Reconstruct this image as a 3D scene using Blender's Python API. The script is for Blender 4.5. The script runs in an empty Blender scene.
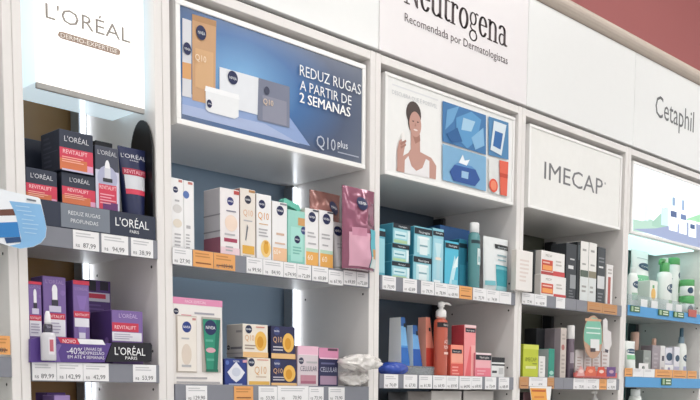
import bpy, bmesh, math, random
from mathutils import Vector, Matrix, noise as NZ
random.seed(7)
S = bpy.context.scene
COL = S.collection

# ---------------------------------------------------------------- camera
F_PX, PY = 946.315, 486.286            # focal length and principal row for a 700 x 400 frame
CAM = Vector((-1.17829, -1.73827, 1.5))
YAW, PITCH, ROLL = 0.786577, -0.0975097, 0.00546818
fw = Vector((math.sin(YAW)*math.cos(PITCH), math.cos(YAW)*math.cos(PITCH), math.sin(PITCH)))
r0 = Vector((math.cos(YAW), -math.sin(YAW), 0)); u0 = r0.cross(fw)
rt = r0*math.cos(ROLL) + u0*math.sin(ROLL); up = -r0*math.sin(ROLL) + u0*math.cos(ROLL)
cd = bpy.data.cameras.new('camera'); cam = bpy.data.objects.new('camera', cd); COL.objects.link(cam)
cd.sensor_width = 36; cd.lens = F_PX/700*36; cd.shift_y = (PY-200)/700; cd.clip_start = .05
M = Matrix((rt, up, -fw)).transposed().to_4x4(); M.translation = CAM; cam.matrix_world = M
S.camera = cam
# ---------------------------------------------------------------- world, exposure
w = bpy.data.worlds.new('store_ambience'); S.world = w; w.use_nodes = True
bg = w.node_tree.nodes['Background']; bg.inputs[0].default_value = (1.0, 1.0, 1.0, 1); bg.inputs[1].default_value = .66
S.view_settings.view_transform = 'Standard'; S.view_settings.look = 'None'
S.view_settings.gamma = 1; S.view_settings.use_curve_mapping = False; S.view_settings.exposure = 0.42
CEIL_Z = 3.7; LAMP_E = 9.0; LED_E = 2.8

# ---------------------------------------------------------------- helpers
def P(x, y, Y=0.0):                    # where the sight line through a photo pixel meets the upright plane at depth Y
    d = fw + rt*((x-350)/F_PX) + up*((PY-y)/F_PX)
    return CAM + d*((Y-CAM.y)/d.y)
def mpp(p): return (p-CAM).dot(fw)/F_PX  # metres per pixel at a point

def lin(h):
    h = h.lstrip('#'); c = [int(h[i:i+2], 16)/255 for i in (0, 2, 4)]
    return [v/12.92 if v <= .04045 else ((v+.055)/1.055)**2.4 for v in c]
MATS = {}
def mat(h, rough=.45, metal=0.0, emit=0.0, trans=0.0, noise=.03, bump=0.0, coat=0.0, scale=40, ior=1.45, alpha=1.0):
    k = (h, rough, metal, emit, trans, noise, bump, coat, scale, alpha)
    if k in MATS: return MATS[k]
    m = bpy.data.materials.new('m_%s_%d' % (h.strip('#'), len(MATS))); m.use_nodes = True
    nt = m.node_tree; b = nt.nodes['Principled BSDF']; c = lin(h)
    b.inputs['Roughness'].default_value = rough; b.inputs['Metallic'].default_value = metal
    b.inputs['Transmission Weight'].default_value = trans; b.inputs['IOR'].default_value = ior
    b.inputs['Coat Weight'].default_value = coat; b.inputs['Coat Roughness'].default_value = .06
    b.inputs['Alpha'].default_value = alpha
    if noise > 0 or bump > 0:
        tc = nt.nodes.new('ShaderNodeTexCoord'); nz = nt.nodes.new('ShaderNodeTexNoise')
        nz.inputs['Scale'].default_value = scale; nz.inputs['Detail'].default_value = 3
        nt.links.new(tc.outputs['Object'], nz.inputs['Vector'])
        rp = nt.nodes.new('ShaderNodeMix'); rp.data_type = 'RGBA'
        rp.inputs[6].default_value = [v*(1-noise) for v in c]+[1]; rp.inputs[7].default_value = [min(1, v*(1+noise)) for v in c]+[1]
        nt.links.new(nz.outputs[0], rp.inputs[0]); nt.links.new(rp.outputs[2], b.inputs['Base Color'])
        if bump > 0:
            bp = nt.nodes.new('ShaderNodeBump'); bp.inputs['Strength'].default_value = bump; bp.inputs['Distance'].default_value = .003
            nt.links.new(nz.outputs[0], bp.inputs['Height']); nt.links.new(bp.outputs[0], b.inputs['Normal'])
    else: b.inputs['Base Color'].default_value = c+[1]
    if emit: b.inputs['Emission Color'].default_value = c+[1]; b.inputs['Emission Strength'].default_value = emit
    MATS[k] = m; return m
def M_(c): return mat(c) if isinstance(c, str) else c

def link(name, me, parent=None, loc=None):
    o = bpy.data.objects.new(name, me); COL.objects.link(o)
    if parent: o.parent = parent
    if loc is not None: o.location = loc
    return o
def thing(name, label, cat, loc=(0,0,0), group=None, rz=0):
    o = link(name, None, None, loc); o.empty_display_size = .02; o.rotation_euler.z = rz
    o['label'] = label; o['category'] = cat
    if group: o['group'] = group
    return o
def struct(o, label=None):
    o['kind'] = 'structure'
    if label: o['label'] = label; o['category'] = 'room'
    return o

class MB:                              # collects faces of several materials into one mesh
    def __init__(s): s.v = []; s.f = []; s.mi = []; s.m = []; s.sm = []
    def slot(s, m):
        m = M_(m)
        if m not in s.m: s.m.append(m)
        return s.m.index(m)
    def add(s, vs, fs, m, smooth=False):
        n = len(s.v); s.v += [tuple(v) for v in vs]; k = s.slot(m)
        for f in fs: s.f.append([i+n for i in f]); s.mi.append(k); s.sm.append(smooth)
        return s
    def build(s, name, parent=None, loc=None):
        me = bpy.data.meshes.new(name); me.from_pydata(s.v, [], s.f)
        for m in s.m: me.materials.append(m)
        me.polygons.foreach_set('material_index', s.mi); me.polygons.foreach_set('use_smooth', s.sm)
        me.update(); return link(name, me, parent, loc)
    def box(s, x0, x1, y0, y1, z0, z1, m, bev=.0015, faces=None):
        bm = bmesh.new(); bmesh.ops.create_cube(bm, size=1)
        for v in bm.verts: v.co = ((x0+x1)/2+v.co.x*(x1-x0), (y0+y1)/2+v.co.y*(y1-y0), (z0+z1)/2+v.co.z*(z1-z0))
        b = min(bev, .3*min(abs(x1-x0), abs(y1-y0), abs(z1-z0)))
        if b > 0: bmesh.ops.bevel(bm, geom=bm.edges[:], offset=b, segments=1, affect='EDGES')
        bm.normal_update()
        for f in bm.faces:
            mm = m
            if faces:
                n = f.normal
                for key, fm in faces.items():
                    ax, sg = {'L': (0,-1), 'R': (0,1), 'F': (1,-1), 'B': (1,1), 'D': (2,-1), 'U': (2,1)}[key]
                    if n[ax]*sg > .9: mm = fm
            s.add([v.co for v in f.verts], [list(range(len(f.verts)))], mm)
        bm.free(); return s
    def lathe(s, prof, m, c=(0,0,0), seg=24, sx=1, sy=1, cap=True):
        vs = []; n = len(prof)
        for r, z in prof:
            for i in range(seg):
                a = 2*math.pi*i/seg; vs.append((c[0]+r*sx*math.cos(a), c[1]+r*sy*math.sin(a), c[2]+z))
        fs = [[j*seg+i, j*seg+(i+1) % seg, (j+1)*seg+(i+1) % seg, (j+1)*seg+i] for j in range(n-1) for i in range(seg)]
        if cap: fs += [list(range(seg))[::-1], list(range((n-1)*seg, n*seg))]
        return s.add(vs, fs, m, True)
    def tube(s, pts, r, m, seg=10):
        vs = []; fs = []; pts = [Vector(p) for p in pts]
        for k, p in enumerate(pts):
            t = (pts[min(k+1, len(pts)-1)]-pts[max(k-1, 0)]).normalized()
            a = t.orthogonal().normalized() if k == 0 else (a-t*a.dot(t)).normalized()
            b = t.cross(a); rr = r[k] if isinstance(r, (list, tuple)) else r
            vs += [p+(a*math.cos(2*math.pi*i/seg)+b*math.sin(2*math.pi*i/seg))*rr for i in range(seg)]
        for k in range(len(pts)-1):
            fs += [[k*seg+i, k*seg+(i+1) % seg, (k+1)*seg+(i+1) % seg, (k+1)*seg+i] for i in range(seg)]
        fs += [list(range(seg))[::-1], list(range((len(pts)-1)*seg, len(pts)*seg))]
        return s.add(vs, fs, m, True)
    def prism(s, poly, y0, y1, m):     # outline in X-Z, given thickness in Y
        n = len(poly); vs = [(x, y0, z) for x, z in poly]+[(x, y1, z) for x, z in poly]
        ar = sum(poly[i][0]*poly[(i+1) % n][1]-poly[(i+1) % n][0]*poly[i][1] for i in range(n))
        fs = [list(range(n)), list(range(2*n-1, n-1, -1))]+[[i, i+n, (i+1) % n+n, (i+1) % n] for i in range(n)]
        if ar < 0: fs = [f[::-1] for f in fs]
        return s.add(vs, fs, m)

# --- lettering
TXT = {}
def text2d(body):                      # outline faces, x scaled to 0..1, y in cap heights
    if body in TXT: return TXT[body]
    c = bpy.data.curves.new('t', 'FONT'); c.body = body; c.size = 1; c.resolution_u = 2; c.fill_mode = 'FRONT'
    o = bpy.data.objects.new('t', c); COL.objects.link(o)
    dg = bpy.context.evaluated_depsgraph_get(); me = bpy.data.meshes.new_from_object(o.evaluated_get(dg))
    vs = [(v.co.x, v.co.y) for v in me.vertices]; fs = [list(p.vertices) for p in me.polygons]
    bpy.data.objects.remove(o); bpy.data.curves.remove(c); bpy.data.meshes.remove(me)
    xs = [v[0] for v in vs]; a, b = min(xs), max(xs)
    TXT[body] = ([((x-a)/(b-a), y/.69) for x, y in vs], fs, (b-a)/.69); return TXT[body]
def nib_font():                        # condensed book serif drawn with a broad nib
    def arc(cx, cy, rx, ry, a0, a1, n=14): return [(cx+rx*math.cos(math.radians(a0+(a1-a0)*i/n)), cy+ry*math.sin(math.radians(a0+(a1-a0)*i/n))) for i in range(n+1)]
    B, T = (.105, .035), (.045, .035)
    sf = lambda x, y, w=.19: ([(x-w, y), (x+w, y)], T)
    return {
    'N': (1.2, [([(.17, 0), (.17, 1.5)], T), ([(.2, 1.5), (.95, .03)], (.1, .03)), ([(.98, 0), (.98, 1.5)], T), sf(.17, .02), sf(.1, 1.48, .14), sf(.98, 1.48)]),
    'e': (.86, [([(.12, .56), (.72, .56)], T), (arc(.42, .5, .3, .47, 8, 325, 20), B)]),
    'u': (.98, [([(.17, 1), (.17, .3)]+arc(.45, .3, .28, .27, 180, 330, 8), B), ([(.76, 1), (.76, .03)], B), sf(.1, .98, .09), sf(.69, .98, .09), sf(.83, .03, .1)]),
    't': (.64, [([(.26, 1.3), (.26, .22)]+arc(.44, .22, .18, .19, 180, 320, 7), B), ([(.05, .98), (.56, .98)], T)]),
    'r': (.72, [([(.22, 1), (.22, .02)], B), (arc(.46, .72, .22, .25, 170, 50, 8), (.06, .04)), sf(.22, .02), sf(.14, .98, .09), (arc(.58, .86, .03, .03, 0, 360, 6), (.06, .06))]),
    'o': (.9, [(arc(.44, .5, .32, .47, 0, 360, 22), B)]),
    'g': (.86, [(arc(.38, .68, .25, .29, 0, 360, 18), (.07, .03)), ([(.22, .42), (.14, .25), (.28, .14), (.6, .1)], (.05, .04)), (arc(.4, -.14, .31, .24, 40, 390, 18), (.06, .03)), ([(.55, .9), (.68, .98), (.8, .95)], (.05, .04))]),
    'n': (.98, [([(.2, 1), (.2, .02)], B), (arc(.47, .68, .27, .28, 165, 0, 9)+[(.74, .02)], B), sf(.2, .02), sf(.74, .02), sf(.12, .98, .09)]),
    'a': (.86, [(arc(.37, .73, .25, .24, 165, 0, 9)+[(.62, .18), (.7, .05), (.82, .08)], B), (arc(.36, .3, .24, .27, 60, 320, 12), (.075, .03))])}
def hull(pts):
    pts = sorted(set(pts)); 
    def half(ps):
        h = []
        for p in ps:
            while len(h) > 1 and (h[-1][0]-h[-2][0])*(p[1]-h[-2][1])-(h[-1][1]-h[-2][1])*(p[0]-h[-2][0]) <= 0: h.pop()
            h.append(p)
        return h
    a, b = half(pts), half(pts[::-1]); return a[:-1]+b[:-1]
def serif2d(body):
    G = nib_font(); vs = []; fs = []; x = 0
    for ch in body:
        w_, st = G[ch]
        for pts, (a, b) in st:
            for p, q in zip(pts, pts[1:]):
                h = hull([(round(x+c[0]+a*math.cos(k*math.pi/5), 5), round(c[1]+b*math.sin(k*math.pi/5), 5)) for c in (p, q) for k in range(10)])
                n = len(vs); vs += h; fs.append(list(range(n, n+len(h))))
        x += w_
    a = min(v[0] for v in vs); b = max(v[0] for v in vs)
    return [((u-a)/(b-a), v/1.5) for u, v in vs], fs, (b-a)/1.5

# --- flat print; (u, v) in 0..1 across a face with origin o and edge vectors ex, ez, n = outward normal
class Face:
    def __init__(s, o, ex, ez, n): s.o, s.ex, s.ez, s.n = Vector(o), Vector(ex), Vector(ez), Vector(n)
    def pt(s, u, v, k): return s.o+s.ex*u+s.ez*v+s.n*(.0003*k)
NAVY = '#1c2450'
PN = {'r': 'colour_band', 'p': 'printed_shape', 'd': 'printed_disc', 'e': 'printed_oval', 'l': 'small_print', 'n': 'brand_disc', 't': 'lettering', 's': 'lettering'}
def prints(face, items, parent, k0=1, pre=''):
    W, H = face.ex.length, face.ez.length
    flip = face.ex.cross(face.ez).dot(face.n) < 0
    for i, it in enumerate(items):
        k = k0+i*.5; t = it[0]; mb = MB()
        def put(pts, fs, c, k=k):
            if flip: fs = [f[::-1] for f in fs]
            mb.add([face.pt(u, v, k) for u, v in pts], fs, c)
        def oval(u, v, ru, rv, n=20): return [(u+ru*math.cos(2*math.pi*j/n), v+rv*math.sin(2*math.pi*j/n)) for j in range(n)]
        R20 = [list(range(20))]; txt = None
        if t == 'r': _, a, b, c, d, col = it; put([(a, b), (c, b), (c, d), (a, d)], [[0, 1, 2, 3]], col)
        elif t == 'p': put(it[1], [list(range(len(it[1])))], it[2])
        elif t == 'd': _, u, v, r, col = it; put(oval(u, v, r, r*W/H), R20, col)
        elif t == 'e': _, u, v, ru, rv, col = it; put(oval(u, v, ru, rv), R20, col)
        elif t == 'n':                 # round navy brand disc with its name across
            u, v, r = it[1:4]; q = W/H; put(oval(u, v, r, r*q), R20, it[4] if len(it) > 4 else NAVY)
            vs, fs, ar = text2d('NIVEA'); txt = MB()
            txt.add([face.pt(u+(x-.5)*1.55*r, v+(y-.5)*.42*r*q, k+.3) for x, y in vs], [f[::-1] for f in fs] if flip else fs, '#ffffff')
        elif t == 'l':
            _, a, b, c, d, n, col = it
            for j in range(n):
                z = b+(d-b)*(j+.5)/n; hh = (d-b)/n*.22; e = c-(c-a)*random.random()*.35
                put([(a, z-hh), (e, z-hh), (e, z+hh), (a, z+hh)], [[0, 1, 2, 3]], col)
        elif t in 'ts':                # text, centre u, baseline v, cap height (of H), colour, max width (of W)
            _, body, u, v, h, col = it[:6]; vs, fs, ar = (serif2d if t == 's' else text2d)(body)
            wd = ar*h*H/W; wd = min(wd, it[6]) if len(it) > 6 else wd
            put([(u-wd/2+x*wd, v+y*h) for x, y in vs], fs, col)
        o = mb.build(pre+PN[t], parent)
        if t == 'l': o['kind'] = 'stuff'
        if txt: txt.build(pre+'lettering', parent)

def carton(name, label, x0, x1, yt, yb, Y, depth, col, items=(), base=None, side=None, left=(), top=None, group=None, cat='box', lid=None, rz=0, vis=None):
    """box of goods: front face from pixel columns x0..x1 at depth Y, top at row yt, bottom at row yb or on a shelf at z = base"""
    a = P(x0, (yt+(yb or yt+30))/2, Y); b = P(x1, (yt+(yb or yt+30))/2, Y); zt = P(x0, yt, Y).z
    zb = base if base is not None else P(x0, yb, Y).z
    wd, h = b.x-a.x, zt-zb
    o = thing(name, label, cat, ((a.x+b.x)/2, Y+depth/2, zb), group, rz)
    fc = {}
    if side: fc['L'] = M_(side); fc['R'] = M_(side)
    if top: fc['U'] = M_(top)
    MB().box(-wd/2, wd/2, -depth/2, depth/2, 0, h, col, .0012, fc).build('carton', o)
    if lid:                            # tuck-in lid edge standing a hair proud of the carton
        MB().box(-wd/2-.0004, wd/2+.0004, -depth/2-.0002, depth/2, h-.004, h+.0006, lid, .0006).build('lid_flap', o)
    v0 = P(x0, vis, Y).z-zb if vis else 0   # row where something in front cuts the face off: the print is laid out above it
    if items: prints(Face((-wd/2, -depth/2, v0), (wd, 0, 0), (0, 0, h-v0), (0, -1, 0)), items, o)
    if left: prints(Face((-wd/2, depth/2, 0), (0, -depth, 0), (0, 0, h), (-1, 0, 0)), left, o, pre='side_')
    return o
# --- surfaces that bend: a function g(u, v) -> (point, outward normal)
def skin(mb, g, nu, nv, m, u0=0, u1=1, v0=0, v1=1, off=0.0, smooth=True):
    vs = []
    for j in range(nv+1):
        for i in range(nu+1):
            p, n = g(u0+(u1-u0)*i/nu, v0+(v1-v0)*j/nv); vs.append(p+n*off)
    fs = [[j*(nu+1)+i, j*(nu+1)+i+1, (j+1)*(nu+1)+i+1, (j+1)*(nu+1)+i] for j in range(nv) for i in range(nu)]
    mb.add(vs, fs, m, smooth)
def patch_disc(mb, g, u, v, ru, rv, m, off):
    vs = []; n = 20
    p, nn = g(u, v); vs.append(p+nn*off)
    for k in (.5, 1):
        for i in range(n):
            p, nn = g(u+ru*k*math.cos(2*math.pi*i/n), v+rv*k*math.sin(2*math.pi*i/n)); vs.append(p+nn*off)
    fs = [[0, 1+i, 1+(i+1) % n] for i in range(n)]+[[1+i, 1+n+i, 1+n+(i+1) % n, 1+(i+1) % n] for i in range(n)]
    mb.add(vs, fs, m, True)
def patch_text(mb, g, body, u, v, wd, h, m, off, serif=False):
    vs, fs, ar = text2d(body); out = []
    for x, y in vs:
        p, n = g(u-wd/2+x*wd, v+y*h); out.append(p+n*off)
    mb.add(out, fs, m)
def soft_prints(g, items, o, off=.0005, nu=8, nv=6):
    for i, it in enumerate(items):
        k = off+i*.00025; mb = MB()
        if it[0] == 'r': skin(mb, g, nu, nv, it[5], it[1], it[3], it[2], it[4], k)
        elif it[0] == 'd': patch_disc(mb, g, it[1], it[2], it[3], it[4], it[5], k)
        elif it[0] == 't': patch_text(mb, g, it[1], it[2], it[3], it[4], it[5], it[6], k)
        mb.build({'r': 'colour_band', 'd': 'brand_disc', 't': 'lettering'}[it[0]], o)
def sack(name, label, cx, wpx, yt, base, Y, thick, m, items=(), amp=.004, seed=0, cat='pouch', seam=True, group=None, yb=None, rz=0, wtop=1.0, wbot=1.0, part='pouch_body', lean=0.0):
    """stand-up refill pouch: pinched top seam, bellied bottom, crinkled foil"""
    c = P(cx, yt+20, Y); wd = wpx*mpp(c); a = P(cx-wpx/2, yt+20, Y); b = P(cx+wpx/2, yt+20, Y); wd = b.x-a.x
    zt = P(cx, yt, Y).z; zb = base if base is not None else P(cx, yb, Y).z; h = zt-zb
    o = thing(name, label, cat, ((a.x+b.x)/2, Y, zb), group, rz)
    rs = random.Random(seed); ph = [(rs.uniform(10, 40), rs.uniform(-30, 30), rs.uniform(0, 6), rs.uniform(.4, 1)) for _ in range(7)]
    def T(u, v): return thick/2*(math.sin(math.pi*min(max(u, 0), 1))**.55)*(1-max(0, v)**2.2*.96)*(.75+.25*min(1, v*8))+.0006
    def crk(u, v):
        q = Vector((u*2.2+seed, v*3.1, seed*.7)); s_ = 2-abs(NZ.noise(q))*2-abs(NZ.noise(q*1.8))*1.0
        return amp*s_*math.sin(math.pi*min(max(u, 0), 1))*min(1, 4*(1-v)+.15)
    def gx(u, v): return (u-.5)*wd*(wbot+(wtop-wbot)*v)
    def front(u, v):
        p = lambda u, v: Vector((gx(u, v), -T(u, v)-crk(u, v)+lean*v, v*h))
        q = p(u, v); e = .01; n = (p(u+e, v)-q).cross(p(u, v+e)-q).normalized()
        if n.y > 0: n = -n
        return q, n
    def back(u, v): return Vector((gx(1-u, v), T(u, v)+lean*v, v*h)), Vector((0, 1, 0))
    mb = MB(); skin(mb, front, 36, 44, m); skin(mb, back, 10, 10, m)
    nb = 10; mb.add([front(i/nb, 0)[0] for i in range(nb+1)]+[back(1-i/nb, 0)[0] for i in range(nb, -1, -1)], [list(range(2*nb+2))[::-1]], m)
    mb.build(part, o)
    if seam: MB().box(gx(0, 1), gx(1, 1), lean-.0012, lean+.0012, h-.006, h, m, .0004).build('top_seam', o)
    if items: soft_prints(front, items, o, .0012, 16, 16)
    return o
def squeeze_tube(name, label, cx, wpx, yt, base, Y, m, capm, items=(), cat='tube', yb=None, capf=.12, flare=1.5, group=None, on_cap=True, rz=0):
    """cosmetic tube standing on its cap, round below, crimped flat on top"""
    c = P(cx, yt+20, Y); r = (P(cx+wpx/2, yt+20, Y).x-P(cx-wpx/2, yt+20, Y).x)/2/flare; zt = P(cx, yt, Y).z; zb = base if base is not None else P(cx, yb, Y).z; h = zt-zb
    o = thing(name, label, cat, (c.x, Y, zb), group, rz); hc = h*capf
    def g(u, v):                       # u 0..1 across the front half turn
        def p(u, v):
            a = math.pi*(1+u); rx = r*(1+(flare-1)*v); ry = r*.9*(1-v**1.6)+.0008
            return Vector((rx*math.cos(a), ry*math.sin(a), hc+v*(h-hc)))
        q = p(u, v); e = .01; n = (p(u+e, v)-q).cross(p(u, v+e)-q)
        n = n.normalized() if n.length > 1e-12 else Vector((0, -1, 0))
        if n.y > 0: n = -n
        return q, n
    def gb(u, v): q, n = g(1-u, v); return Vector((q.x, -q.y, q.z)), Vector((n.x, -n.y, n.z))
    mb = MB(); skin(mb, g, 16, 12, m); skin(mb, gb, 16, 12, m); mb.build('tube_body', o)
    MB().lathe([(r*.9, 0), (r*.93, hc*.1), (r*.93, hc*.9), (r*.7, hc)], capm, seg=20, sy=.82).build('cap', o)
    MB().box(-r*flare, r*flare, -.001, .001, h-.007, h, m, .0004).build('crimp', o)
    if items: soft_prints(g, items, o)
    return o
def bottle(name, label, cx, wpx, yt, base, Y, prof, parts, items=(), cat='bottle', yb=None, sy=1.0, group=None, rz=0):
    """turned bottle: prof in (radius share, height share); parts: (name, profile, material)"""
    c = P(cx, yt+15, Y); r = wpx*mpp(c)/2; zt = P(cx, yt, Y).z; zb = base if base is not None else P(cx, yb, Y).z; h = zt-zb
    o = thing(name, label, cat, (c.x, Y, zb), group, rz)
    for nm, pr, m in parts: MB().lathe([(a*r, b*h) for a, b in pr], m, seg=24, sy=sy).build(nm, o)
    rr = prof
    def g(u, v):
        a = math.pi*(1+u); q = Vector((rr*r*math.cos(a), rr*r*sy*math.sin(a), v*h)); return q, Vector((math.cos(a), math.sin(a), 0))
    if items: soft_prints(g, items, o)
    return o, r, h
def pump(o, r, h, m, z, reach=1.0):    # dispenser head with spout, sits on a bottle
    MB().lathe([(r*.42, z*h), (r*.42, (z+.045)*h), (r*.3, (z+.06)*h), (r*.13, (z+.065)*h), (r*.13, (z+.12)*h)], m, seg=18).build('pump_collar', o)
    MB().lathe([(r*.26, (z+.11)*h), (r*.28, (z+.13)*h), (r*.28, (z+.165)*h), (r*.2, (z+.175)*h)], m, seg=18).build('pump_head', o)
    MB().tube([(0, 0, (z+.15)*h), (r*.6*reach, 0, (z+.155)*h), (r*.95*reach, 0, (z+.15)*h), (r*1.05*reach, 0, (z+.13)*h)], [r*.12, r*.11, r*.09, r*.08], m).build('pump_spout', o)

# ================================================================ the place
WHITE = mat('#ebe7e4', .38, noise=.015); WHITE_IN = mat('#dedcda', .42, noise=.02); RAILP = mat('#84868f', .3)
DARKGAP = mat('#4c4640', .7); CHROME = mat('#c8ccd0', .18, 1.0); BLACK = mat('#15161a', .35)
def slab(name, x0, x1, y0, y1, z0, z1, m, parent=None, bev=.001): return MB().box(x0, x1, y0, y1, z0, z1, m, bev).build(name, parent)

struct(slab('floor', -3.5, 6, -5.5, .5, -.05, 0, mat('#b9b7b3', .35, noise=.06, scale=6)))
struct(slab('wall_back', -3.5, 6, .36, .5, 0, CEIL_Z, mat('#b26a69', .6, noise=.04, scale=3)))
struct(slab('ceiling', -3.5, 6, -5.5, .5, CEIL_Z, CEIL_Z+.05, mat('#e6e3de', .7)))
# ceiling lamps of the shop, in rows that run along the shelves
lamp_m = mat('#fffefc', .4, emit=LAMP_E, noise=0)
i = 0
for yy, nm in ((-1.0, 'nearest the shelf wall'), (-2.6, 'over the aisle'), (-4.2, 'farthest from the shelf wall')):
    for xx, wh in ((-1.9, 'left'), (.4, 'middle'), (2.7, 'right')):
        t = thing('ceiling_lamp', 'long white fluorescent ceiling lamp, %s one of the row %s' % (wh, nm), 'lamp', (xx, yy, CEIL_Z), 'ceiling lamps')
        MB().box(-.72, .72, -.17, .17, -.035, 0, mat('#dcdcdc', .4), .004).build('lamp_housing', t)
        MB().box(-.68, .68, -.13, .13, -.045, -.034, lamp_m, .003).build('diffuser', t)

# fascia above the cabinets: one white gloss panel to a cabinet
HB, HT = 2.378, 2.697
JX = [-1.01, -.335, -.003, .655, 1.3125, 1.966, 2.62, 3.27]
hm = mat('#eeefee', .3, noise=.01, coat=.12); hpink = mat('#efebec', .3, noise=.012, coat=.12)
hl = ['blank white fascia panel at the far left end', 'narrow blank white fascia panel above the glowing box sign', 'blank white fascia panel above the blue poster',
      'white fascia panel with large dark serif lettering', 'blank white fascia panel to the right of the serif lettering', 'white fascia panel with grey sans-serif lettering, rightmost in view', 'blank white fascia panel at the far right end']
HP = []
for k in range(7):
    t = thing('fascia_panel', hl[k], 'panel', ((JX[k]+JX[k+1])/2, 0, HB), 'fascia panels'); hw = (JX[k+1]-JX[k])/2-.0012
    MB().box(-hw, hw, -.006, .014, 0, HT-HB, hpink if k == 3 else hm, .0012).build('panel_board', t); HP.append(t)
struct(slab('trim_1', -3.4, 5.9, .016, .34, HB-.004, HT, DARKGAP))  # backing coloured dark to paint the shadow line under and between the panels
# half-round moulding on top of the fascia
pr = [(.0, HT+.002)]+[(.004-.034*math.sin(math.pi*a/10), HT+.026-.024*math.cos(math.pi*a/10)) for a in range(11)]+[(.34, HT+.05), (.34, HT+.002)]
mb = MB(); n = len(pr); vs = [(x, y, z) for x in (-3.4, 5.9) for y, z in pr]
mb.add(vs, [[i, (i+1) % n, (i+1) % n+n, i+n] for i in range(n)], mat('#cdbfb2', .5)); mb.add(vs, [list(range(n))[::-1], list(range(n, 2*n))], mat('#cdbfb2', .5))
struct(mb.build('trim_2'))

# print on flat signs, read at the depth of the sign: (x, y) photo positions -> the sign's own plane
def sign_print(items, Y, parent, nm='printed_shape', tn='lettering'):
    o = parent.location
    for i, it in enumerate(items):
        k = 1+i*.5; t = it[0]; mb = MB()
        if t == 'p': mb.add([(p.x-o.x, Y-.0004*k-o.y, p.z-o.z) for p in (P(x, y, Y) for x, y in it[1])], [list(range(len(it[1])))], it[2])
        elif t == 'e':
            _, x, y, rx, ry, c = it; a = P(x, y, Y); rX = (P(x+rx, y, Y).x-P(x-rx, y, Y).x)/2; rZ = ry*mpp(a)
            mb.add([(a.x-o.x+rX*math.cos(2*math.pi*j/24), Y-.0004*k-o.y, a.z-o.z+rZ*math.sin(2*math.pi*j/24)) for j in range(24)], [list(range(24))], c)
        else:                          # text: body, left foot, right foot, cap height in pixels at the left foot, colour
            _, body, (xa, ya), (xb, yb), h, c = it; vs, fs, _a = (serif2d if t == 's' else text2d)(body)
            a, b = P(xa, ya, Y), P(xb, yb, Y); hh = h*mpp(a)
            mb.add([(a.x-o.x+(b.x-a.x)*u, Y-.0004*k-o.y, (a.z+b.z)/2-o.z+v*hh) for u, v in vs], fs, c)
        mb.build(tn if t in 'ts' else nm, parent)
INK = mat('#4a4648', .4)
sign_print([('s', 'Neutrogena', (403.5, 7), (507.5, 43.5), 32, mat('#4b3d40', .3)), ('t', 'Recomendada por Dermatologistas', (404.5, 23.5), (507.5, 62.5), 8.2, mat('#5a4c50', .3))], -.0062, HP[3])
sign_print([('t', 'Cetaphil', (655, 117.5), (693.5, 131), 21, mat('#66686a', .3))], -.0062, HP[5])

# cabinets: two sides, back, top rail, shelves with price rails, light strip in the rear corner
T_ = .019
CABS = [(-.98, -.3304, '#b9cfc6', True, [1.566, 1.813], 'far-left white cabinet cut off by the picture edge'),
        (-.3304, 0, '#96754f', True, [1.559, 1.8200], 'narrow white cabinet with the glowing box sign and dark tray'),
        (0, .65, '#a3bbd2', True, [1.519, 1.8125], 'white cabinet with the blue poster and lit strip behind cream boxes'),
        (.65, 1.3, '#5a6775', False, [1.5535, 1.8125], 'white cabinet with the portrait poster and turquoise boxes'),
        (1.3, 1.95, '#6f7164', False, [1.557, 1.8180], 'white cabinet with the plain white lettered sign'),
        (1.95, 2.6, '#8fc4c2', False, [1.5665, 1.8240], 'far-right white cabinet with light blue shelf edges')]
CAB = []
for k, (x0, x1, bc, lit, zs, lb) in enumerate(CABS):
    t = thing('display_cabinet', lb, 'cabinet', ((x0+x1)/2, 0, 0), 'wall cabinets'); hw = (x1-x0)/2-.0004; CAB.append(t)
    for sg in (-1, 1):
        sp = MB().box(min(sg*hw, sg*(hw-T_)), max(sg*hw, sg*(hw-T_)), 0, .35, .1, 2.372, WHITE, .0012).build('side_panel', t)
        hm_ = MB()                     # shelf pin holes along the inner face
        for z in [a-b for a in zs for b in (.052, -.03)]:
            for y in (.022, .246): hm_.add([(sg*(hw-T_)-sg*.0004, y+.0032*math.cos(j*math.pi/4), z+.0032*math.sin(j*math.pi/4)) for j in range(8)], [list(range(8))[::(1 if sg < 0 else -1)]], mat('#33302e'))
        hm_.build('pin_holes', sp)
    iw = hw-T_
    bcol = mat(bc, .16, noise=.03, scale=4)  # tint per cabinet stands in for what the grey glossy back reflects
    MB().box(-iw, iw, .33, .35, .1, 2.372, bcol, 0).build('back_panel', t)
    MB().box(-iw, iw, .0005, .33, 2.350, 2.371, WHITE, .001).build('top_rail', t)
    MB().box(-iw, iw, .03, .33, .0, .1, WHITE, .001).build('plinth', t)
    for z in [.45, .75, 1.02, 1.27]+zs:
        s_ = MB().box(-iw+.0005, iw-.0005, .004, .272, z-.024, z-.005, WHITE_IN, .001).build('shelf', t)
        MB().box(-iw+.001, iw-.001, -.0035, .0035, z-.0385, z, RAILP, .0008).build('price_rail', s_)
        if k == 5 and z > 1.5: MB().box(-iw+.001, iw-.001, -.0062, -.0038, z-.037, z+.0005, mat('#4f9fd8', .3), .0006).build('blue_strip', s_)
    ls = MB().box(iw-.021, iw-.0005, .279, .315, .1, 2.345 if k < 2 else 2.07, mat('#9aa0a6' if lit else '#3c3d40', .35, .3), .001).build('light_strip', t)
    MB().box(iw-.0165, iw-.0055, .2735, .2795, .1, 2.345 if k < 2 else 2.07, mat('#f4f9ff', .3, emit=LED_E, noise=0) if lit else mat('#55565a', .35), .002).build('strip_diffuser', ls)

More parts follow.
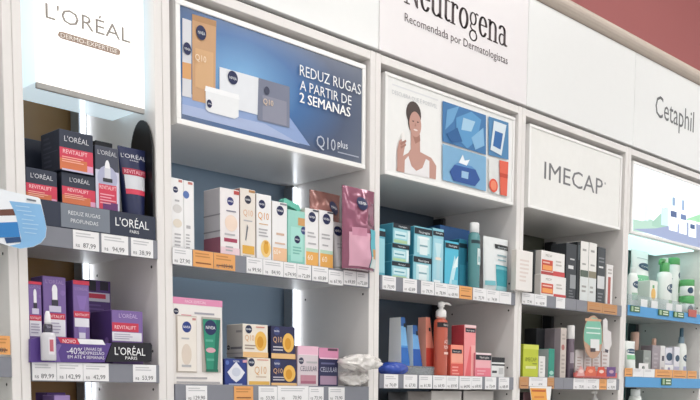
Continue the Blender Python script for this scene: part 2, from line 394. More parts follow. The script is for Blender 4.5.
# ---------------------------------------------------------------- box signs under the fascia
def sign_box(name, label, x0, x1, z0, z1, Y, depth, frame_m, panel_m, fr=.012, body_m=None):
    t = thing(name, label, 'sign', ((x0+x1)/2, Y, z0)); hw = (x1-x0)/2; h = z1-z0
    MB().box(-hw, hw, .003, depth, 0, h, body_m or frame_m, .001).build('sign_body', t)
    if fr:
        for nm, a in (('frame_rail', (-hw, hw, 0, fr)), ('frame_rail', (-hw, hw, h-fr, h)), ('frame_stile', (-hw, -hw+fr, fr, h-fr)), ('frame_stile', (hw-fr, hw, fr, h-fr))):
            MB().box(a[0], a[1], -.004, .0032, a[2], a[3], frame_m, .001).build(nm, t)
    MB().box(-hw+fr, hw-fr, -.0005, .0031, fr, h-fr, panel_m, 0).build('sign_panel', t)
    return t
FR = mat('#f7f6f4', .22, noise=.01)
# glowing box sign
sb = sign_box('lit_sign_box', 'glowing white box sign with thin grey capitals and a brown tag', -.2735, -.0325, 2.092, 2.34, .02, .125, FR, mat('#fffdfa', .25, emit=.42, noise=0), 0, mat('#dff2fb', .12, emit=.45, noise=0))
MB().box(-.1207, .1207, -.001, .006, -.0105, .0005, mat('#a9a7a4', .3), .0008).build('lower_lip', sb)
GR = mat('#98928c', .4)
sign_print([('t', "L'ORÉAL", (45.5, 18.3), (130.5, 42.8), 14.5, GR),
            ('p', [(57.5, 35), (59, 31.5), (62, 31.8), (118, 48.7), (120.5, 51.5), (119.5, 55), (116.5, 55), (60.5, 38.3)], mat('#a58f80', .4)),
            ('t', 'PARIS', (84, 33), (98, 36.5), 2.2, mat('#cfcac4', .4)),
            ('t', 'DERMO-EXPERTISE', (60.5, 37.2), (117, 53.6), 4.2, mat('#fff6ee', .4))], .0195, sb, 'brown_tag')
# glowing neighbour box at the far left
sb0 = sign_box('lit_sign_box', 'glowing blank box sign at the far left edge', -.95, -.37, 2.075, 2.333, .012, .2, FR, mat('#f6fffb', .25, emit=.5, noise=0), .012)
# blue poster
def poster_blue():
    m = bpy.data.materials.new('poster_blue'); m.use_nodes = True; nt = m.node_tree; b = nt.nodes['Principled BSDF']
    tc = nt.nodes.new('ShaderNodeTexCoord'); mp = nt.nodes.new('ShaderNodeMapping'); g = nt.nodes.new('ShaderNodeTexGradient'); g.gradient_type = 'SPHERICAL'
    mp.inputs['Location'].default_value = (.24, 0, -.62); mp.inputs['Scale'].default_value = (2.3, 0, 4.6)
    cr = nt.nodes.new('ShaderNodeValToRGB'); e = cr.color_ramp.elements
    e[0].position = 0; e[0].color = lin('#646d7f')+[1]; e[1].position = 1; e[1].color = lin('#7fb6e4')+[1]
    for p_, c_ in ((.25, '#4d5a76'), (.6, '#3f6fa8')): x = cr.color_ramp.elements.new(p_); x.color = lin(c_)+[1]
    nt.links.new(tc.outputs['Object'], mp.inputs[0]); nt.links.new(mp.outputs[0], g.inputs[0]); nt.links.new(g.outputs[0], cr.inputs[0]); nt.links.new(cr.outputs[0], b.inputs['Base Color'])
    b.inputs['Roughness'].default_value = .18; b.inputs['Coat Weight'].default_value = .4; b.inputs['Coat Roughness'].default_value = .05; return m
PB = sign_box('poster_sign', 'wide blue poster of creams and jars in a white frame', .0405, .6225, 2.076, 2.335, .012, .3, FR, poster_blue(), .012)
W9 = '#eef1f4'
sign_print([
    ('p', [(182, 114), (182, 92), (290, 118), (310, 146)], mat('#8fa6d2', .3)), ('p', [(182, 114), (182, 104), (265, 124), (300, 144)], mat('#a9b8da', .3)),  # lavender bands: reflected glare over the lower poster, put into its colours
    ('p', [(192, 14), (216, 21), (215, 106), (192, 100)], '#cba078'), ('p', [(192, 14), (216, 21), (216, 27), (192, 20)], '#b58a60'), ('p', [(195, 48), (213, 53), (213, 92), (195, 87)], '#d6ac80'),
    ('p', [(182, 18), (191, 21), (191, 98), (182, 96)], '#d8d9de'), ('p', [(182, 62), (191, 64), (191, 80), (182, 78)], '#d8a26b'),
    ('p', [(219, 67), (258, 78), (257, 115), (219, 105)], '#e6e9ee'), ('p', [(258, 78), (289, 87), (289, 128), (257, 120)], '#7a7f93'), ('p', [(262, 95), (286, 102), (286, 126), (262, 120)], '#8d8fa0'),
    ('p', [(205, 86), (238, 95), (238, 117), (234, 119), (208, 112), (205, 109)], '#eceef0'), ('p', [(205, 86), (238, 95), (239, 100), (204, 91)], '#f7f8fa'),
    ('e', 200.5, 33, 5, 7, NAVY), ('e', 186.5, 49, 4, 6, NAVY), ('e', 232, 78, 5, 6.5, NAVY), ('e', 208.5, 104, 2.6, 4, NAVY), ('e', 266, 91, 2.6, 4, '#3b4058'),
    ('t', 'NIVEA', (197, 34), (204, 36), 3, W9), ('t', 'NIVEA', (183.6, 50), (189.4, 51.5), 2.4, W9), ('t', 'NIVEA', (228.5, 79), (235.5, 81), 2.8, W9), ('t', 'NIVEA', (206.7, 104.5), (210.4, 105.5), 1.6, W9),
    ('t', 'Q10', (194, 60), (205, 63.5), 6, '#f3e2c9'), ('t', 'Q10', (262, 104), (272, 107), 5.5, '#e6cdb0'),
    ('t', 'REDUZ RUGAS', (298.5, 78), (359.5, 93), 10.3, W9), ('t', 'A PARTIR DE', (298.5, 91), (350, 105), 9.5, W9), ('t', '2 SEMANAS', (298, 103), (348.5, 117), 9.5, '#ffffff'), ('t', '2 SEMANAS', (298.4, 103), (348.9, 117), 9.5, '#ffffff'),
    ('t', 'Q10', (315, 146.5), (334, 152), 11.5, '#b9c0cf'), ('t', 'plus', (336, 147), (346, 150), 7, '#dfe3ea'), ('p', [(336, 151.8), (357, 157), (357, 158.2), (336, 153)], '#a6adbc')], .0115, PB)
# portrait poster
WT = mat('#f3f3f1', .2, coat=.4)
PP = sign_box('poster_sign', 'white poster with a portrait and blue product pictures', .6955, 1.2755, 2.077, 2.3375, .012, .3, FR, WT, .009)
SK, SK2, HAIR = '#c4978a', '#a97a6c', '#4a3c38'
sign_print([
    ('p', [(392, 83.5), (438, 99.5), (438, 101), (392, 85)], '#dcdddf'), ('t', 'DESCUBRA QUE É POSSÍVEL', (392, 93.5), (437, 109), 4, '#c3c6c9'),
    ('e', 413.5, 114, 7.5, 12, HAIR), ('e', 414, 122.5, 6.3, 11.5, HAIR),
    ('p', [(396, 171), (399, 158), (408, 153), (410.5, 149), (410.5, 130), (419.5, 132), (419.8, 152), (431, 158), (436, 166), (435.5, 179.5)], SK),
    ('p', [(404, 173), (404.5, 160), (408, 156), (411, 166), (416, 171), (422, 168), (425.5, 159), (429, 161), (429, 178)], '#ece9ea'),
    ('p', [(411.5, 133), (419.5, 135), (419.8, 141), (415, 144)], SK2), ('e', 414.8, 124.5, 6, 12.3, SK), ('e', 412.6, 121.3, .9, .7, '#4b3a36'), ('e', 417.2, 122.4, .9, .7, '#4b3a36'), ('e', 415, 130.2, 2.1, .9, '#e9d8d4'), ('p', [(414.6, 123), (415.6, 126.6), (413.9, 126.4)], SK2),
    ('p', [(396.5, 171), (396.5, 150), (398.5, 141), (402, 138), (405, 141), (403.5, 150), (402, 158), (401, 171.5)], SK), ('e', 402.3, 137, 1.8, 5.2, '#f2efec'), ('p', [(399, 143), (405, 140), (405.5, 142), (400, 146)], SK2), ('p', [(399.5, 146.5), (405, 144), (405, 146), (400, 149)], SK2),
    ('p', [(441.5, 101), (485, 115.5), (485, 155), (441.5, 141.5)], '#3f78ae'), ('p', [(487.5, 116.5), (507.5, 123), (507.5, 160), (487.5, 155)], '#4f86b4'),
    ('p', [(441.5, 144), (485, 157), (485, 191.5), (441.5, 180)], '#7fb0d4'), ('p', [(487.5, 157.5), (507.5, 162), (507.5, 197.5), (487.5, 192)], '#e2e3e2'),
    ('p', [(446, 110), (458, 106.5), (452, 122), (444, 130)], '#6aa3cf'), ('p', [(455, 118), (470, 112), (480, 120), (476, 140), (466, 149), (455, 137)], '#5b9acb'), ('p', [(462, 118), (474, 122), (470, 132), (460, 130)], '#a6cde6'), ('p', [(470, 138), (482, 128), (483, 146), (474, 150)], '#86b8dc'), ('p', [(445, 134), (456, 128), (461, 142), (450, 143)], '#265f98'),
    ('p', [(492.5, 121), (505, 125.5), (500, 156), (489, 150)], '#dce7ee'), ('p', [(493.5, 131), (501.5, 134), (499, 150), (491.5, 146)], '#2f68a8'),
    ('p', [(448, 172), (453, 165), (474, 170), (478.5, 180), (473.5, 186.5), (452, 181)], '#2a559c'), ('p', [(453, 165), (474, 170), (470, 166.5), (456, 163)], '#5b92c8'), ('p', [(460, 171), (467, 172.7), (466.4, 179.5), (459.7, 177.8)], '#9cc3e2'), ('p', [(457, 163), (461, 155), (463, 161), (468, 160), (465, 166)], '#eef5fa'),
    ('e', 491.8, 185.8, 4.3, 6.5, '#e2503c'), ('e', 491.8, 185.8, 3.1, 4.8, '#f08a6a'), ('p', [(497.5, 160.5), (506.5, 162.5), (505, 196.5), (498.5, 195)], '#e4664f'), ('p', [(497.7, 173), (506, 175), (505.8, 179), (497.9, 177)], '#c44632')], .0115, PP)
# plain lettered sign
PI = sign_box('lettered_sign', 'plain off-white framed sign with grey capital letters', 1.3525, 1.9225, 2.083, 2.3365, .012, .3, FR, mat('#f0efeb', .1, coat=.6), .009)
sign_print([('t', 'IMECAP', (544, 179.7), (602.5, 194.5), 16.8, mat('#77777a', .4)), ('e', 605, 183.5, .8, 1.2, mat('#a5a5a5', .4))], .0115, PI)
# backlit poster at the right
def lit(h): return mat(h, .3, emit=.42, noise=0)
PC = sign_box('backlit_poster', 'glowing poster of white bottles on a city skyline', 1.998, 2.568, 2.082, 2.336, .012, .2, FR, lit('#eef8fb'), .010)
MB().box(-.27, .27, .02, .19, -.004, -.0002, mat('#cdf3f2', .2, emit=.9, noise=0), .001).build('lower_diffuser', PC)
sign_print([
    ('p', [(633, 219), (642, 221), (650, 219), (660, 224), (672, 227), (672, 237), (633, 231)], lit('#a3c2b4')), ('p', [(652, 222), (660, 214), (668, 212), (668, 230), (652, 226)], lit('#93b8a8')), ('p', [(644, 202), (645.5, 199), (648, 201), (648, 221), (644, 220)], lit('#cfe3ea')), ('p', [(661, 209), (668, 207), (668, 226), (661, 225)], lit('#bcd6e0')),
    ('p', [(633, 229), (655, 228.5), (690, 222), (703, 226), (703, 250), (690, 246)], lit('#8b97b6')), ('p', [(686, 219), (703, 213), (703, 223), (688, 221)], lit('#93c8a0')),
    ('e', 663, 203.5, 3.6, 5.4, lit('#a3c2b4')), ('e', 663, 203.5, 3.1, 4.8, lit('#eef8fb')),
    ('p', [(668.5, 206), (677, 208), (677, 232), (668.5, 230)], lit('#f5f8fb')), ('p', [(678.5, 210), (686, 212), (686, 235), (678.5, 233)], lit('#f0f4f9')), ('p', [(688, 220), (695.5, 221.5), (695.5, 238), (688, 236.5)], lit('#f3f7f9')),
    ('p', [(672, 197), (674.5, 198), (674.5, 206), (672, 205.4)], lit('#7e96b4')), ('p', [(681.5, 200), (683.5, 200.6), (683.5, 210.6), (681.5, 210)], lit('#7e96b4')),
    ('p', [(670, 210.5), (676, 212), (676, 218), (670, 216.5)], lit('#42567f')), ('p', [(680, 214), (685.5, 215.4), (685.5, 220.5), (680, 219)], lit('#5d739c')), ('p', [(689.5, 224), (694, 225), (694, 229.5), (689.5, 228.5)], lit('#33507a'))], .0115, PC)
# ================================================================ goods
# ---- price tags: cards in the rails. (photo left, right, colour, price, label)
def tags(rows, zt, zb, Y=-.0042):
    for x0, x1, col, price, lb, *dz in rows:
        a, b = P(x0, 300, Y), P(x1, 300, Y); top = zt+(dz[0] if dz else 0); bot = zb+(dz[1] if len(dz) > 1 else 0)
        # columns lean a little with height: read them at the tag's own height
        yy = 300
        for _ in range(2):
            p = P((x0+x1)/2, yy, Y); yy += (p.z-(top+bot)/2)/mpp(p)
        a, b = P(x0, yy, Y), P(x1, yy, Y); wd, h = b.x-a.x, top-bot
        o = thing('price_tag', lb, 'price tag', ((a.x+b.x)/2, Y, bot), 'shelf price tags')
        c = {'w': '#f1f0f1', 'o': '#eaa866', 'g': '#8b8c94', 'b': '#c79466', 'G': '#3f6a3a', 'R': '#c0625a'}[col]
        MB().box(-wd/2, wd/2, -.0006, .0002, 0, h, c, 0).build('tag_card', o)
        it = []
        if col == 'w': it = [('l', .1, .62, .9, .9, 2, '#c9c9cc')]
        elif col in 'ob': it = [('r', .12, .2, .88, .28, '#8a5230'), ('l', .1, .55, .9, .9, 2, '#c98b4e')]
        elif col == 'G': it = [('r', .1, .12, .3, .88, '#a9c6a0'), ('r', .42, .58, .9, .8, '#d8e6cf'), ('r', .42, .18, .9, .4, '#d8e6cf')]
        if price: it.append(('t', price, .62, .12, .24, '#55555a', .66)); it.append(('t', 'R$', .17, .12, .15, '#77777b', .16))
        if it: prints(Face((-wd/2, -.0006, 0), (wd, 0, 0), (0, 0, h), (0, -1, 0)), it, o)

# ---- far-left cabinet and the leaflet that sticks out of it
tags([(-14, 10, 'o', '1,82', 'orange price tag at the very left edge of the picture')], 1.605, 1.570)
t = thing('shelf_leaflet', 'white and light blue shelf leaflet with a bottle picture, sticking out at left', 'leaflet', (P(10, 215, -.05).x, -.05, P(10, 248, -.05).z))
o0 = t.location
def lp(pts): return [(P(x, y, -.05).x-o0.x, P(x, y, -.05).z-o0.z) for x, y in pts]
out = [(-14, 186), (0, 188.5), (8, 191), (38, 197.5), (40, 199), (44, 216), (46.5, 228), (45.5, 237), (41, 243), (33, 247), (20, 249), (9, 246), (0, 243), (-14, 240)]
MB().prism(lp(out), -.0005, .0005, mat('#eef2f7', .25)).build('leaflet_card', t)
def fl(pts, c, k): MB().add([(x, -.0005-.0003*k, z) for x, z in lp(pts)], [list(range(len(pts)))], c).build('small_print' if k == 5 else 'printed_shape', t)
fl([(9, 201), (40.6, 204.5), (44, 217), (46.2, 228), (45.2, 236.7), (40.8, 242.7), (33, 246.6), (20, 248.6), (9, 245.8), (20, 243.5), (21, 238), (17, 222), (13, 209)], '#86b8e2', 1)
fl([(-8, 210), (13, 209), (15.5, 215.5), (-8, 216)], '#6b4236', 1); fl([(-8, 216), (15.5, 215.5), (17, 222), (-8, 223)], '#e9ebef', 2); fl([(-8, 223), (17, 222), (20, 237), (-8, 238)], '#2f7fc2', 3); fl([(4, 238), (20, 237), (20.8, 242), (6, 243.5)], '#274a78', 4)
for j, (a, b) in enumerate(((15, 29), (16, 31), (23, 35), (21, 33), (22, 38), (22, 37), (24, 36))):
    y = 205.5+j*4.4; fl([(a, y), (b, y+1.5), (b, y+2.3), (a, y+.8)], '#b6d6ef', 5)
fl([(26, 198.5), (35.5, 200.3), (35.5, 202), (26, 200.2)], '#6a6f78', 6)
MB().tube([(-.02, .001, .02), (-.03, .02, .02), (-.035, .045, .018)], .0015, mat('#dfe6ea', .1, trans=.6)).build('clear_arm', t)

# ---- narrow cabinet, upper shelf: dark tray with wrinkle creams
Z1 = 1.8155
SL, SL2, RED1, ORG = '#33394a', '#262b3a', '#d8435c', '#d9784f'
t = thing('display_tray', 'dark slate display tray with white lettering on its front lip', 'tray', (-.17, .05, Z1))
MB().box(-.138, .138, -.046, .06, 0, .003, SL2, .0006).build('tray_floor', t)
lipz = (P(100, 209, .003).z-Z1, P(100, 233, .003).z-Z1)
MB().box(-.138, .146, -.0535, -.05, .0045, lipz[0], mat(SL, .25), .0008).build('front_lip', t)
pl0, pl1 = P(61, 215, -.005).x+.17, P(110, 222, -.005).x+.17
MB().box(pl0, pl1, -.0548, -.0533, .006, lipz[0]-.001, mat('#7c838e', .25), .0004).build('lip_plate', t)
ck = [(-.005+.042*math.cos(math.pi*a/14), .185+.075*math.sin(math.pi*a/14)) for a in range(15)]+[(-.047, .003), (.037, .003)]
mb = MB(); n = len(ck); vs = [(x, y, z) for x in (.1435, .1475) for y, z in ck]
mb.add(vs, [list(range(n))[::-1], list(range(n, 2*n))]+[[i, (i+1) % n, (i+1) % n+n, i+n] for i in range(n)], BLACK); mb.build('side_cheek', t)
prints(Face((pl0, -.0549, .006), (pl1-pl0, 0, 0), (0, 0, lipz[0]-.007), (0, -1, 0)), [('t', 'REDUZ RUGAS', .47, .56, .16, '#dfe2e6', .72), ('t', 'PROFUNDAS', .47, .24, .16, '#dfe2e6', .58)], t, pre='plate_')
prints(Face((pl1, -.0536, .0045), (.146-pl1, 0, 0), (0, 0, lipz[0]-.0045), (0, -1, 0)), [('t', "L'ORÉAL", .48, .4, .34, '#f0f1f3', .72), ('t', 'PARIS', .52, .17, .13, '#f0f1f3', .26)], t, pre='lip_')
def rev(extra=()): return [('r', 0, .05, .98, .56, RED1), ('r', 0, .02, .8, .3, ORG), ('r', .8, .03, .97, .2, '#e6a9c8'), ('t', "L'ORÉAL", .5, .72, .13, '#d6d7dc', .72), ('t', 'REVITALIFT', .45, .42, .1, '#ffd9dd', .72), ('l', .06, .2, .7, .36, 3, '#f6b7a6')]+list(extra)
zt = Z1+.0035
carton('cream_box', 'dark red-banded cream box at the left of the tray, lower row', 26, 57.3, 166.5, 203, .012, .062, SL, rev(), base=zt, vis=202, side=SL2, group='dark wrinkle cream boxes')
carton('cream_box', 'dark red-banded cream box in the middle of the tray, under another box', 62, 97, 171, 206, .01, .066, SL, rev(), base=zt, vis=204, side=SL2, group='dark wrinkle cream boxes')
zs2 = P(62, 171, .01).z+.001
carton('cream_box', 'dark red-banded cream box on top of the stack in the tray', 59.5, 93.3, 128.3, 168, .004, .075, SL, rev([('r', .05, 0, .97, .045, '#c9c3dd')]), base=zs2, side=SL2, left=[('r', .1, .48, .9, .5, '#454a5c'), ('l', .15, .55, .6, .9, 3, '#3b4052'), ('l', .15, .1, .6, .45, 3, '#3b4052')], group='dark wrinkle cream boxes')
carton('cream_box', 'plain dark box back behind the topmost dark cream box', 22, 42, 137, 168, .115, .06, SL2, [('l', .3, .3, .9, .7, 3, '#3a3f50')], base=zt, side='#1f2430')
carton('serum_box', 'slim dark serum box with a dropper picture and red band', 95.5, 119, 144.5, 210, .008, .05, '#4a4d5c', [('r', 0, 0, 1, .62, '#cfd0e2'), ('e', .5, .5, .42, .2, '#b3b5cf'), ('r', .12, .0, .88, .4, RED1), ('r', .28, .0, .92, .12, '#6d3a72'), ('e', .5, .66, .11, .13, '#f4f4f6'), ('r', .37, .5, .63, .66, '#d9dae2'), ('r', .3, .44, .7, .5, '#39393f'), ('t', "L'ORÉAL", .5, .86, .07, '#d6d7dc', .8), ('t', 'REVITALIFT', .5, .32, .06, '#ffd9dd', .7), ('l', .16, .08, .84, .26, 4, '#f2a7b6')], base=zt, side=SL2, vis=208)
carton('serum_box', 'black box half hidden behind the slim serum box', 96, 113, 140, 190, .075, .04, '#23242c', [('l', .2, .7, .8, .9, 2, '#3f414c')], base=zt, side='#191a20')
squeeze_tube('cream_tube', 'navy squeeze tube with red and white label in the dark tray', 132.3, 28.5, 148.5, zt, .031, mat('#262d52', .3), mat('#1b2140', .3), [('r', .2, .42, .8, .62, '#d8dae0'), ('r', .2, .36, .8, .43, RED1), ('r', .16, .62, .86, .71, '#b8324e'), ('t', "L'ORÉAL", .5, .85, .66, .055, '#dcdde3'), ('t', 'REVITALIFT', .5, .64, .56, .05, '#f0c3cc'), ('t', 'PARIS', .5, .81, .2, .02, '#dcdde3')], capf=.2)
tags([(73, 98.8, 'w', '87,99', 'white price tag reading 87,99, leftmost of three under the dark tray'), (101.5, 128, 'w', '94,99', 'white price tag reading 94,99, between two others under the dark tray'), (131, 153, 'w', '38,99', 'white price tag reading 38,99, rightmost under the dark tray')], 1.8195, 1.7820)

# ---- narrow cabinet, lower shelf: purple serums
Z1b = 1.5555
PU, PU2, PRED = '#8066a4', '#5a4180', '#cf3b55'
def drop(red=.36): return [('r', .06, .02, .94, .3, '#ecebf1'), ('r', .06, .3, .94, .4, PRED), ('e', .5, .78, .12, .09, '#f3f2f6'), ('r', .39, .6, .61, .78, '#f3f2f6'), ('r', .36, .52, .64, .62, '#3c3946'), ('r', .24, .42, .76, .52, '#d5cfe4'), ('t', "L'ORÉAL", .5, .88, .06, '#a68fc0', .8), ('t', 'REVITALIFT', .5, .325, .045, '#ffe3e6', .8), ('l', .12, .06, .8, .26, 4, '#b9b2c6'), ('d', .84, .74, .11, '#8d72b0')]
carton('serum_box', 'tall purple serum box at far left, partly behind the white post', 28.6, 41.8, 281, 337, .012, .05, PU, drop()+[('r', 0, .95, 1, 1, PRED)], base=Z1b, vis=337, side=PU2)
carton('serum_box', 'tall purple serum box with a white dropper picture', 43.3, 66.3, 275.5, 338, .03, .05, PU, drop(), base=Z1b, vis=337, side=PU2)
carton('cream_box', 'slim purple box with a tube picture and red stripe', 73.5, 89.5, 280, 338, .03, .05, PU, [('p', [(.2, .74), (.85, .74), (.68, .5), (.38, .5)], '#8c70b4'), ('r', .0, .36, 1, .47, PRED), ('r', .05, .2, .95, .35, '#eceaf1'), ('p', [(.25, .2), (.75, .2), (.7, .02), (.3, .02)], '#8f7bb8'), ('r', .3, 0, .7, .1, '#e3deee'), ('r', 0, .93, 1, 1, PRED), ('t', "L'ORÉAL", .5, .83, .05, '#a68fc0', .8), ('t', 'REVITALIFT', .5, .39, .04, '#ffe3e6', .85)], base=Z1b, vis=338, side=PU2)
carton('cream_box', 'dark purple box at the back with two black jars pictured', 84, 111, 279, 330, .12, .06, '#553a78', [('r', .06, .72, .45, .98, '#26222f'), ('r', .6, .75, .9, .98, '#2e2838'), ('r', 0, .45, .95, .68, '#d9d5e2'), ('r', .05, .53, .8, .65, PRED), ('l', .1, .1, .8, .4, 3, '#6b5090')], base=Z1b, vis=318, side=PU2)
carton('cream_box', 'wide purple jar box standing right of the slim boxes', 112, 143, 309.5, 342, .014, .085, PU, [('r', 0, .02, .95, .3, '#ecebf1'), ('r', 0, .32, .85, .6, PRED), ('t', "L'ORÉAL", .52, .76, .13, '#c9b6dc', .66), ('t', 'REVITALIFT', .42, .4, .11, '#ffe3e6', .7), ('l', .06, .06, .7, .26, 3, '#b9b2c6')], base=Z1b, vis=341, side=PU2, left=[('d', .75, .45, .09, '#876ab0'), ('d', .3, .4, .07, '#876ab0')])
t = thing('display_plinth', 'purple and black lettered display front on the lower shelf', 'display', (P(90, 350, -.006).x, -.006, 1.5605)); o1 = t.location
def dp(pts): return [(P(x, y, -.006).x-o1.x, P(x, y, -.006).z-o1.z) for x, y in pts]
MB().prism(dp([(30, 339), (38, 337.5), (105, 343.5), (111, 343), (104, 362.3), (30, 362.3)]), -.002, .014, mat('#59408a', .3)).build('purple_front', t)
MB().prism(dp([(112, 342), (150, 343), (151.5, 345), (151, 361.5), (105, 362)]), -.002, .014, mat('#1e1c24', .25)).build('black_front', t)
def fq(pts, c, k): MB().add([(x, -.002-.0003*k, z) for x, z in dp(pts)], [list(range(len(pts)))], c).build('printed_shape', t)
fq([(57, 337.2), (77, 338.4), (79, 344.5), (60, 343)], PRED, 1); fq([(76, 338.6), (102, 340), (105, 345), (79.5, 344)], '#efeff3', 1)
fq([(54.5, 361.8), (52, 352), (57, 343.8), (61, 344.8), (57.5, 352), (60, 361.8)], '#7c65a8', 2)
def tq(s_, a, b, h, c, k=4):
    vs, fs, _ = text2d(s_); A, B = P(*a, -.006), P(*b, -.006); hh = h*mpp(A)
    MB().add([(A.x-o1.x+(B.x-A.x)*u, -.002-.0003*k, (A.z+B.z)/2-o1.z+v*hh) for u, v in vs], fs, c).build('lettering', t)
tq('NOVO', (62, 342.7), (75, 343.4), 3.6, '#f6e6e8'); tq('-40%', (66, 354), (82, 354.3), 6.5, '#f1eef6'); tq('LINHAS DE', (83.5, 350.5), (101, 351), 3, '#f1eef6'); tq('EXPRESSÃO', (82.5, 354.6), (103.5, 355), 3, '#f1eef6'); tq('EM ATÉ 4 SEMANAS', (67, 358.6), (103.5, 359), 3, '#f1eef6')
tq("L'ORÉAL", (114, 355), (144.5, 355.5), 7.5, '#f3f3f5'); tq('PARIS', (124.5, 359.5), (136.5, 359.7), 3, '#f3f3f5')
ob, r_, h_ = bottle('dropper_bottle', 'small white dropper bottle with red label before the purple boxes', 47.8, 15.5, 311, 1.5605, -.022, .99,
    [('bottle_body', [(.9, 0), (.98, .02), (.98, .5), (.9, .55), (.5, .57)], mat('#dcdbe0', .12, coat=.5)), ('chrome_collar', [(.56, .56), (.58, .57), (.58, .72), (.5, .73)], mat('#5d5a66', .2, .9)), ('rubber_bulb', [(.42, .72), (.42, .8), (.34, .93), (.2, 1.0)], mat('#f1f0f3', .45))],
    [('r', .36, .12, .62, .46, '#e6e2e8'), ('r', .4, .18, .56, .42, '#c66a78')])
tags([(32.3, 56.3, 'w', '89,99', 'white price tag reading 89,99 below the dropper bottle'), (56.8, 82.8, 'w', '142,99', 'white price tag reading 142,99 below the red NOVO tab'), (83.2, 108.6, 'w', '42,99', 'white price tag reading 42,99, beside the empty stretch of rail'), (133, 156, 'w', '53,99', 'white price tag reading 53,99 below the black lettered front')], 1.5585, 1.5225)
carton('serum_box', 'lavender carton top rising from the shelf below', 54.5, 70.5, 395, 420, .03, .05, '#a98fc6', [('l', .2, .5, .8, .9, 4, '#8d72b0')], base=1.2655, side=PU)
carton('serum_box', 'deep purple carton top behind the lavender one', 47, 66, 392.5, 420, .1, .05, '#5f3f8a', [('l', .2, .5, .8, .9, 4, '#8d72b0')], base=1.2655, side=PU2)

# ---- blue-poster cabinet, upper shelf
Z2 = 1.808; WB = '#f2f1f1'
def lines(*bands, c='#b9b7ba'): return [('l', a, b, c_, d, n, c) for a, b, c_, d, n in bands]
g2 = 'face cream boxes on the upper shelf'
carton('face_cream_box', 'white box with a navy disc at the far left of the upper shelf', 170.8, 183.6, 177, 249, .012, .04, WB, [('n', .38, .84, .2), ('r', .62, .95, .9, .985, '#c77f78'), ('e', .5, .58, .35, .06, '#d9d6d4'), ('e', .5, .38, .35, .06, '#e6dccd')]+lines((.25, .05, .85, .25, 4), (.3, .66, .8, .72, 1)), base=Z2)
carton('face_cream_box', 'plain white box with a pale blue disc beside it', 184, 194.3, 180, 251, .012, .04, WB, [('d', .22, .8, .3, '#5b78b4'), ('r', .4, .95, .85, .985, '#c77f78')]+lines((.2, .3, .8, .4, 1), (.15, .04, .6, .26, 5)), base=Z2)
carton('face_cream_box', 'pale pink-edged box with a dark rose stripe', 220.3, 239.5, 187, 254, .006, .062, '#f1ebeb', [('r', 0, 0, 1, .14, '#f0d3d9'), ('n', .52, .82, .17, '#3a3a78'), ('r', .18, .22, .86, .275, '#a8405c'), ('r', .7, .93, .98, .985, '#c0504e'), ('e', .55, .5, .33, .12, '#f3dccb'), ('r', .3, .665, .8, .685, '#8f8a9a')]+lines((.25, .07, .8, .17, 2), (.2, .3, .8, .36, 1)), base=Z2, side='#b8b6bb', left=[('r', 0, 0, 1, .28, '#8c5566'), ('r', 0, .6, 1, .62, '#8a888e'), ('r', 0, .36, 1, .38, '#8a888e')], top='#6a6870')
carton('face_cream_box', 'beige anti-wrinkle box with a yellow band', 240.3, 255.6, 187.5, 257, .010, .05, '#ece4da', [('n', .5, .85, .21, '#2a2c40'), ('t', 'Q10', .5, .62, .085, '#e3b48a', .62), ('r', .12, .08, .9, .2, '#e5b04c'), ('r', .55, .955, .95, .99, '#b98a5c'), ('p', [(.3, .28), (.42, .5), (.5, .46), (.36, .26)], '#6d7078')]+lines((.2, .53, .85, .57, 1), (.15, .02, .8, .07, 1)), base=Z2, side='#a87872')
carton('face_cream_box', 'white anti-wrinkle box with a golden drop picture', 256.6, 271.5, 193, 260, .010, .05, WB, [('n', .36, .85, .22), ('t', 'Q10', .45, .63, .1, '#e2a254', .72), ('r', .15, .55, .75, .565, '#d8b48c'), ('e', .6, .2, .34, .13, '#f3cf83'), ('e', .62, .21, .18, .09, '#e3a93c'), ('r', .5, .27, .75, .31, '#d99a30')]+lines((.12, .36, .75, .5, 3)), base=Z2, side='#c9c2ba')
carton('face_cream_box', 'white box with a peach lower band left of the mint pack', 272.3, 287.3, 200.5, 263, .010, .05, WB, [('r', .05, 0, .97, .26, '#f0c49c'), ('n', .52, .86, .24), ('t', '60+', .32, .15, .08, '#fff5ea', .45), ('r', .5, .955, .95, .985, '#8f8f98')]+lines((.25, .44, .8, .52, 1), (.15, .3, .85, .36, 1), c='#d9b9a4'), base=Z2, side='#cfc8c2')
o = carton('hanging_pack', 'mint green pack with a folded hanger flap on top', 288, 306, 209, 266, .008, .03, '#9fd8cb', [('r', 0, 0, 1, .18, '#8cd0c2'), ('r', .55, .74, 1, .88, '#d7a46a'), ('n', .5, .5, .15), ('n', .9, .66, .17, '#33457c'), ('r', .15, .1, .85, .8, mat('#a9e0d4', .3))][:2]+[('r', .15, .08, .8, .7, '#aee3d8'), ('r', .55, .76, 1, .88, '#d7a46a'), ('n', .5, .48, .16), ('n', .86, .66, .16, '#33457c')]+lines((.25, .2, .75, .36, 3), c='#7fbfb2'), base=Z2, side='#5fae9f', cat='pack')
hh = P(288, 209, .008).z-Z2
MB().prism([(-.034, hh+.022), (-.03, hh+.027), (.014, hh+.016), (.02, hh+.006), (.012, hh-.002), (.006, hh+.004), (-.012, hh+.009), (-.034, hh+.014)], -.006, .012, mat('#6fc2ae', .3)).build('hanger_flap', o)
def sun(extra=()): return [('r', .06, 0, .96, .27, '#efb25e'), ('r', .06, .27, .96, .33, '#bfdcc6'), ('n', .5, .86, .27), ('t', '60', .36, .13, .09, '#fff2dd', .4), ('r', .55, .96, .97, .99, '#4d4d58')]+lines((.15, .5, .85, .62, 2), (.2, .38, .8, .44, 1))+list(extra)
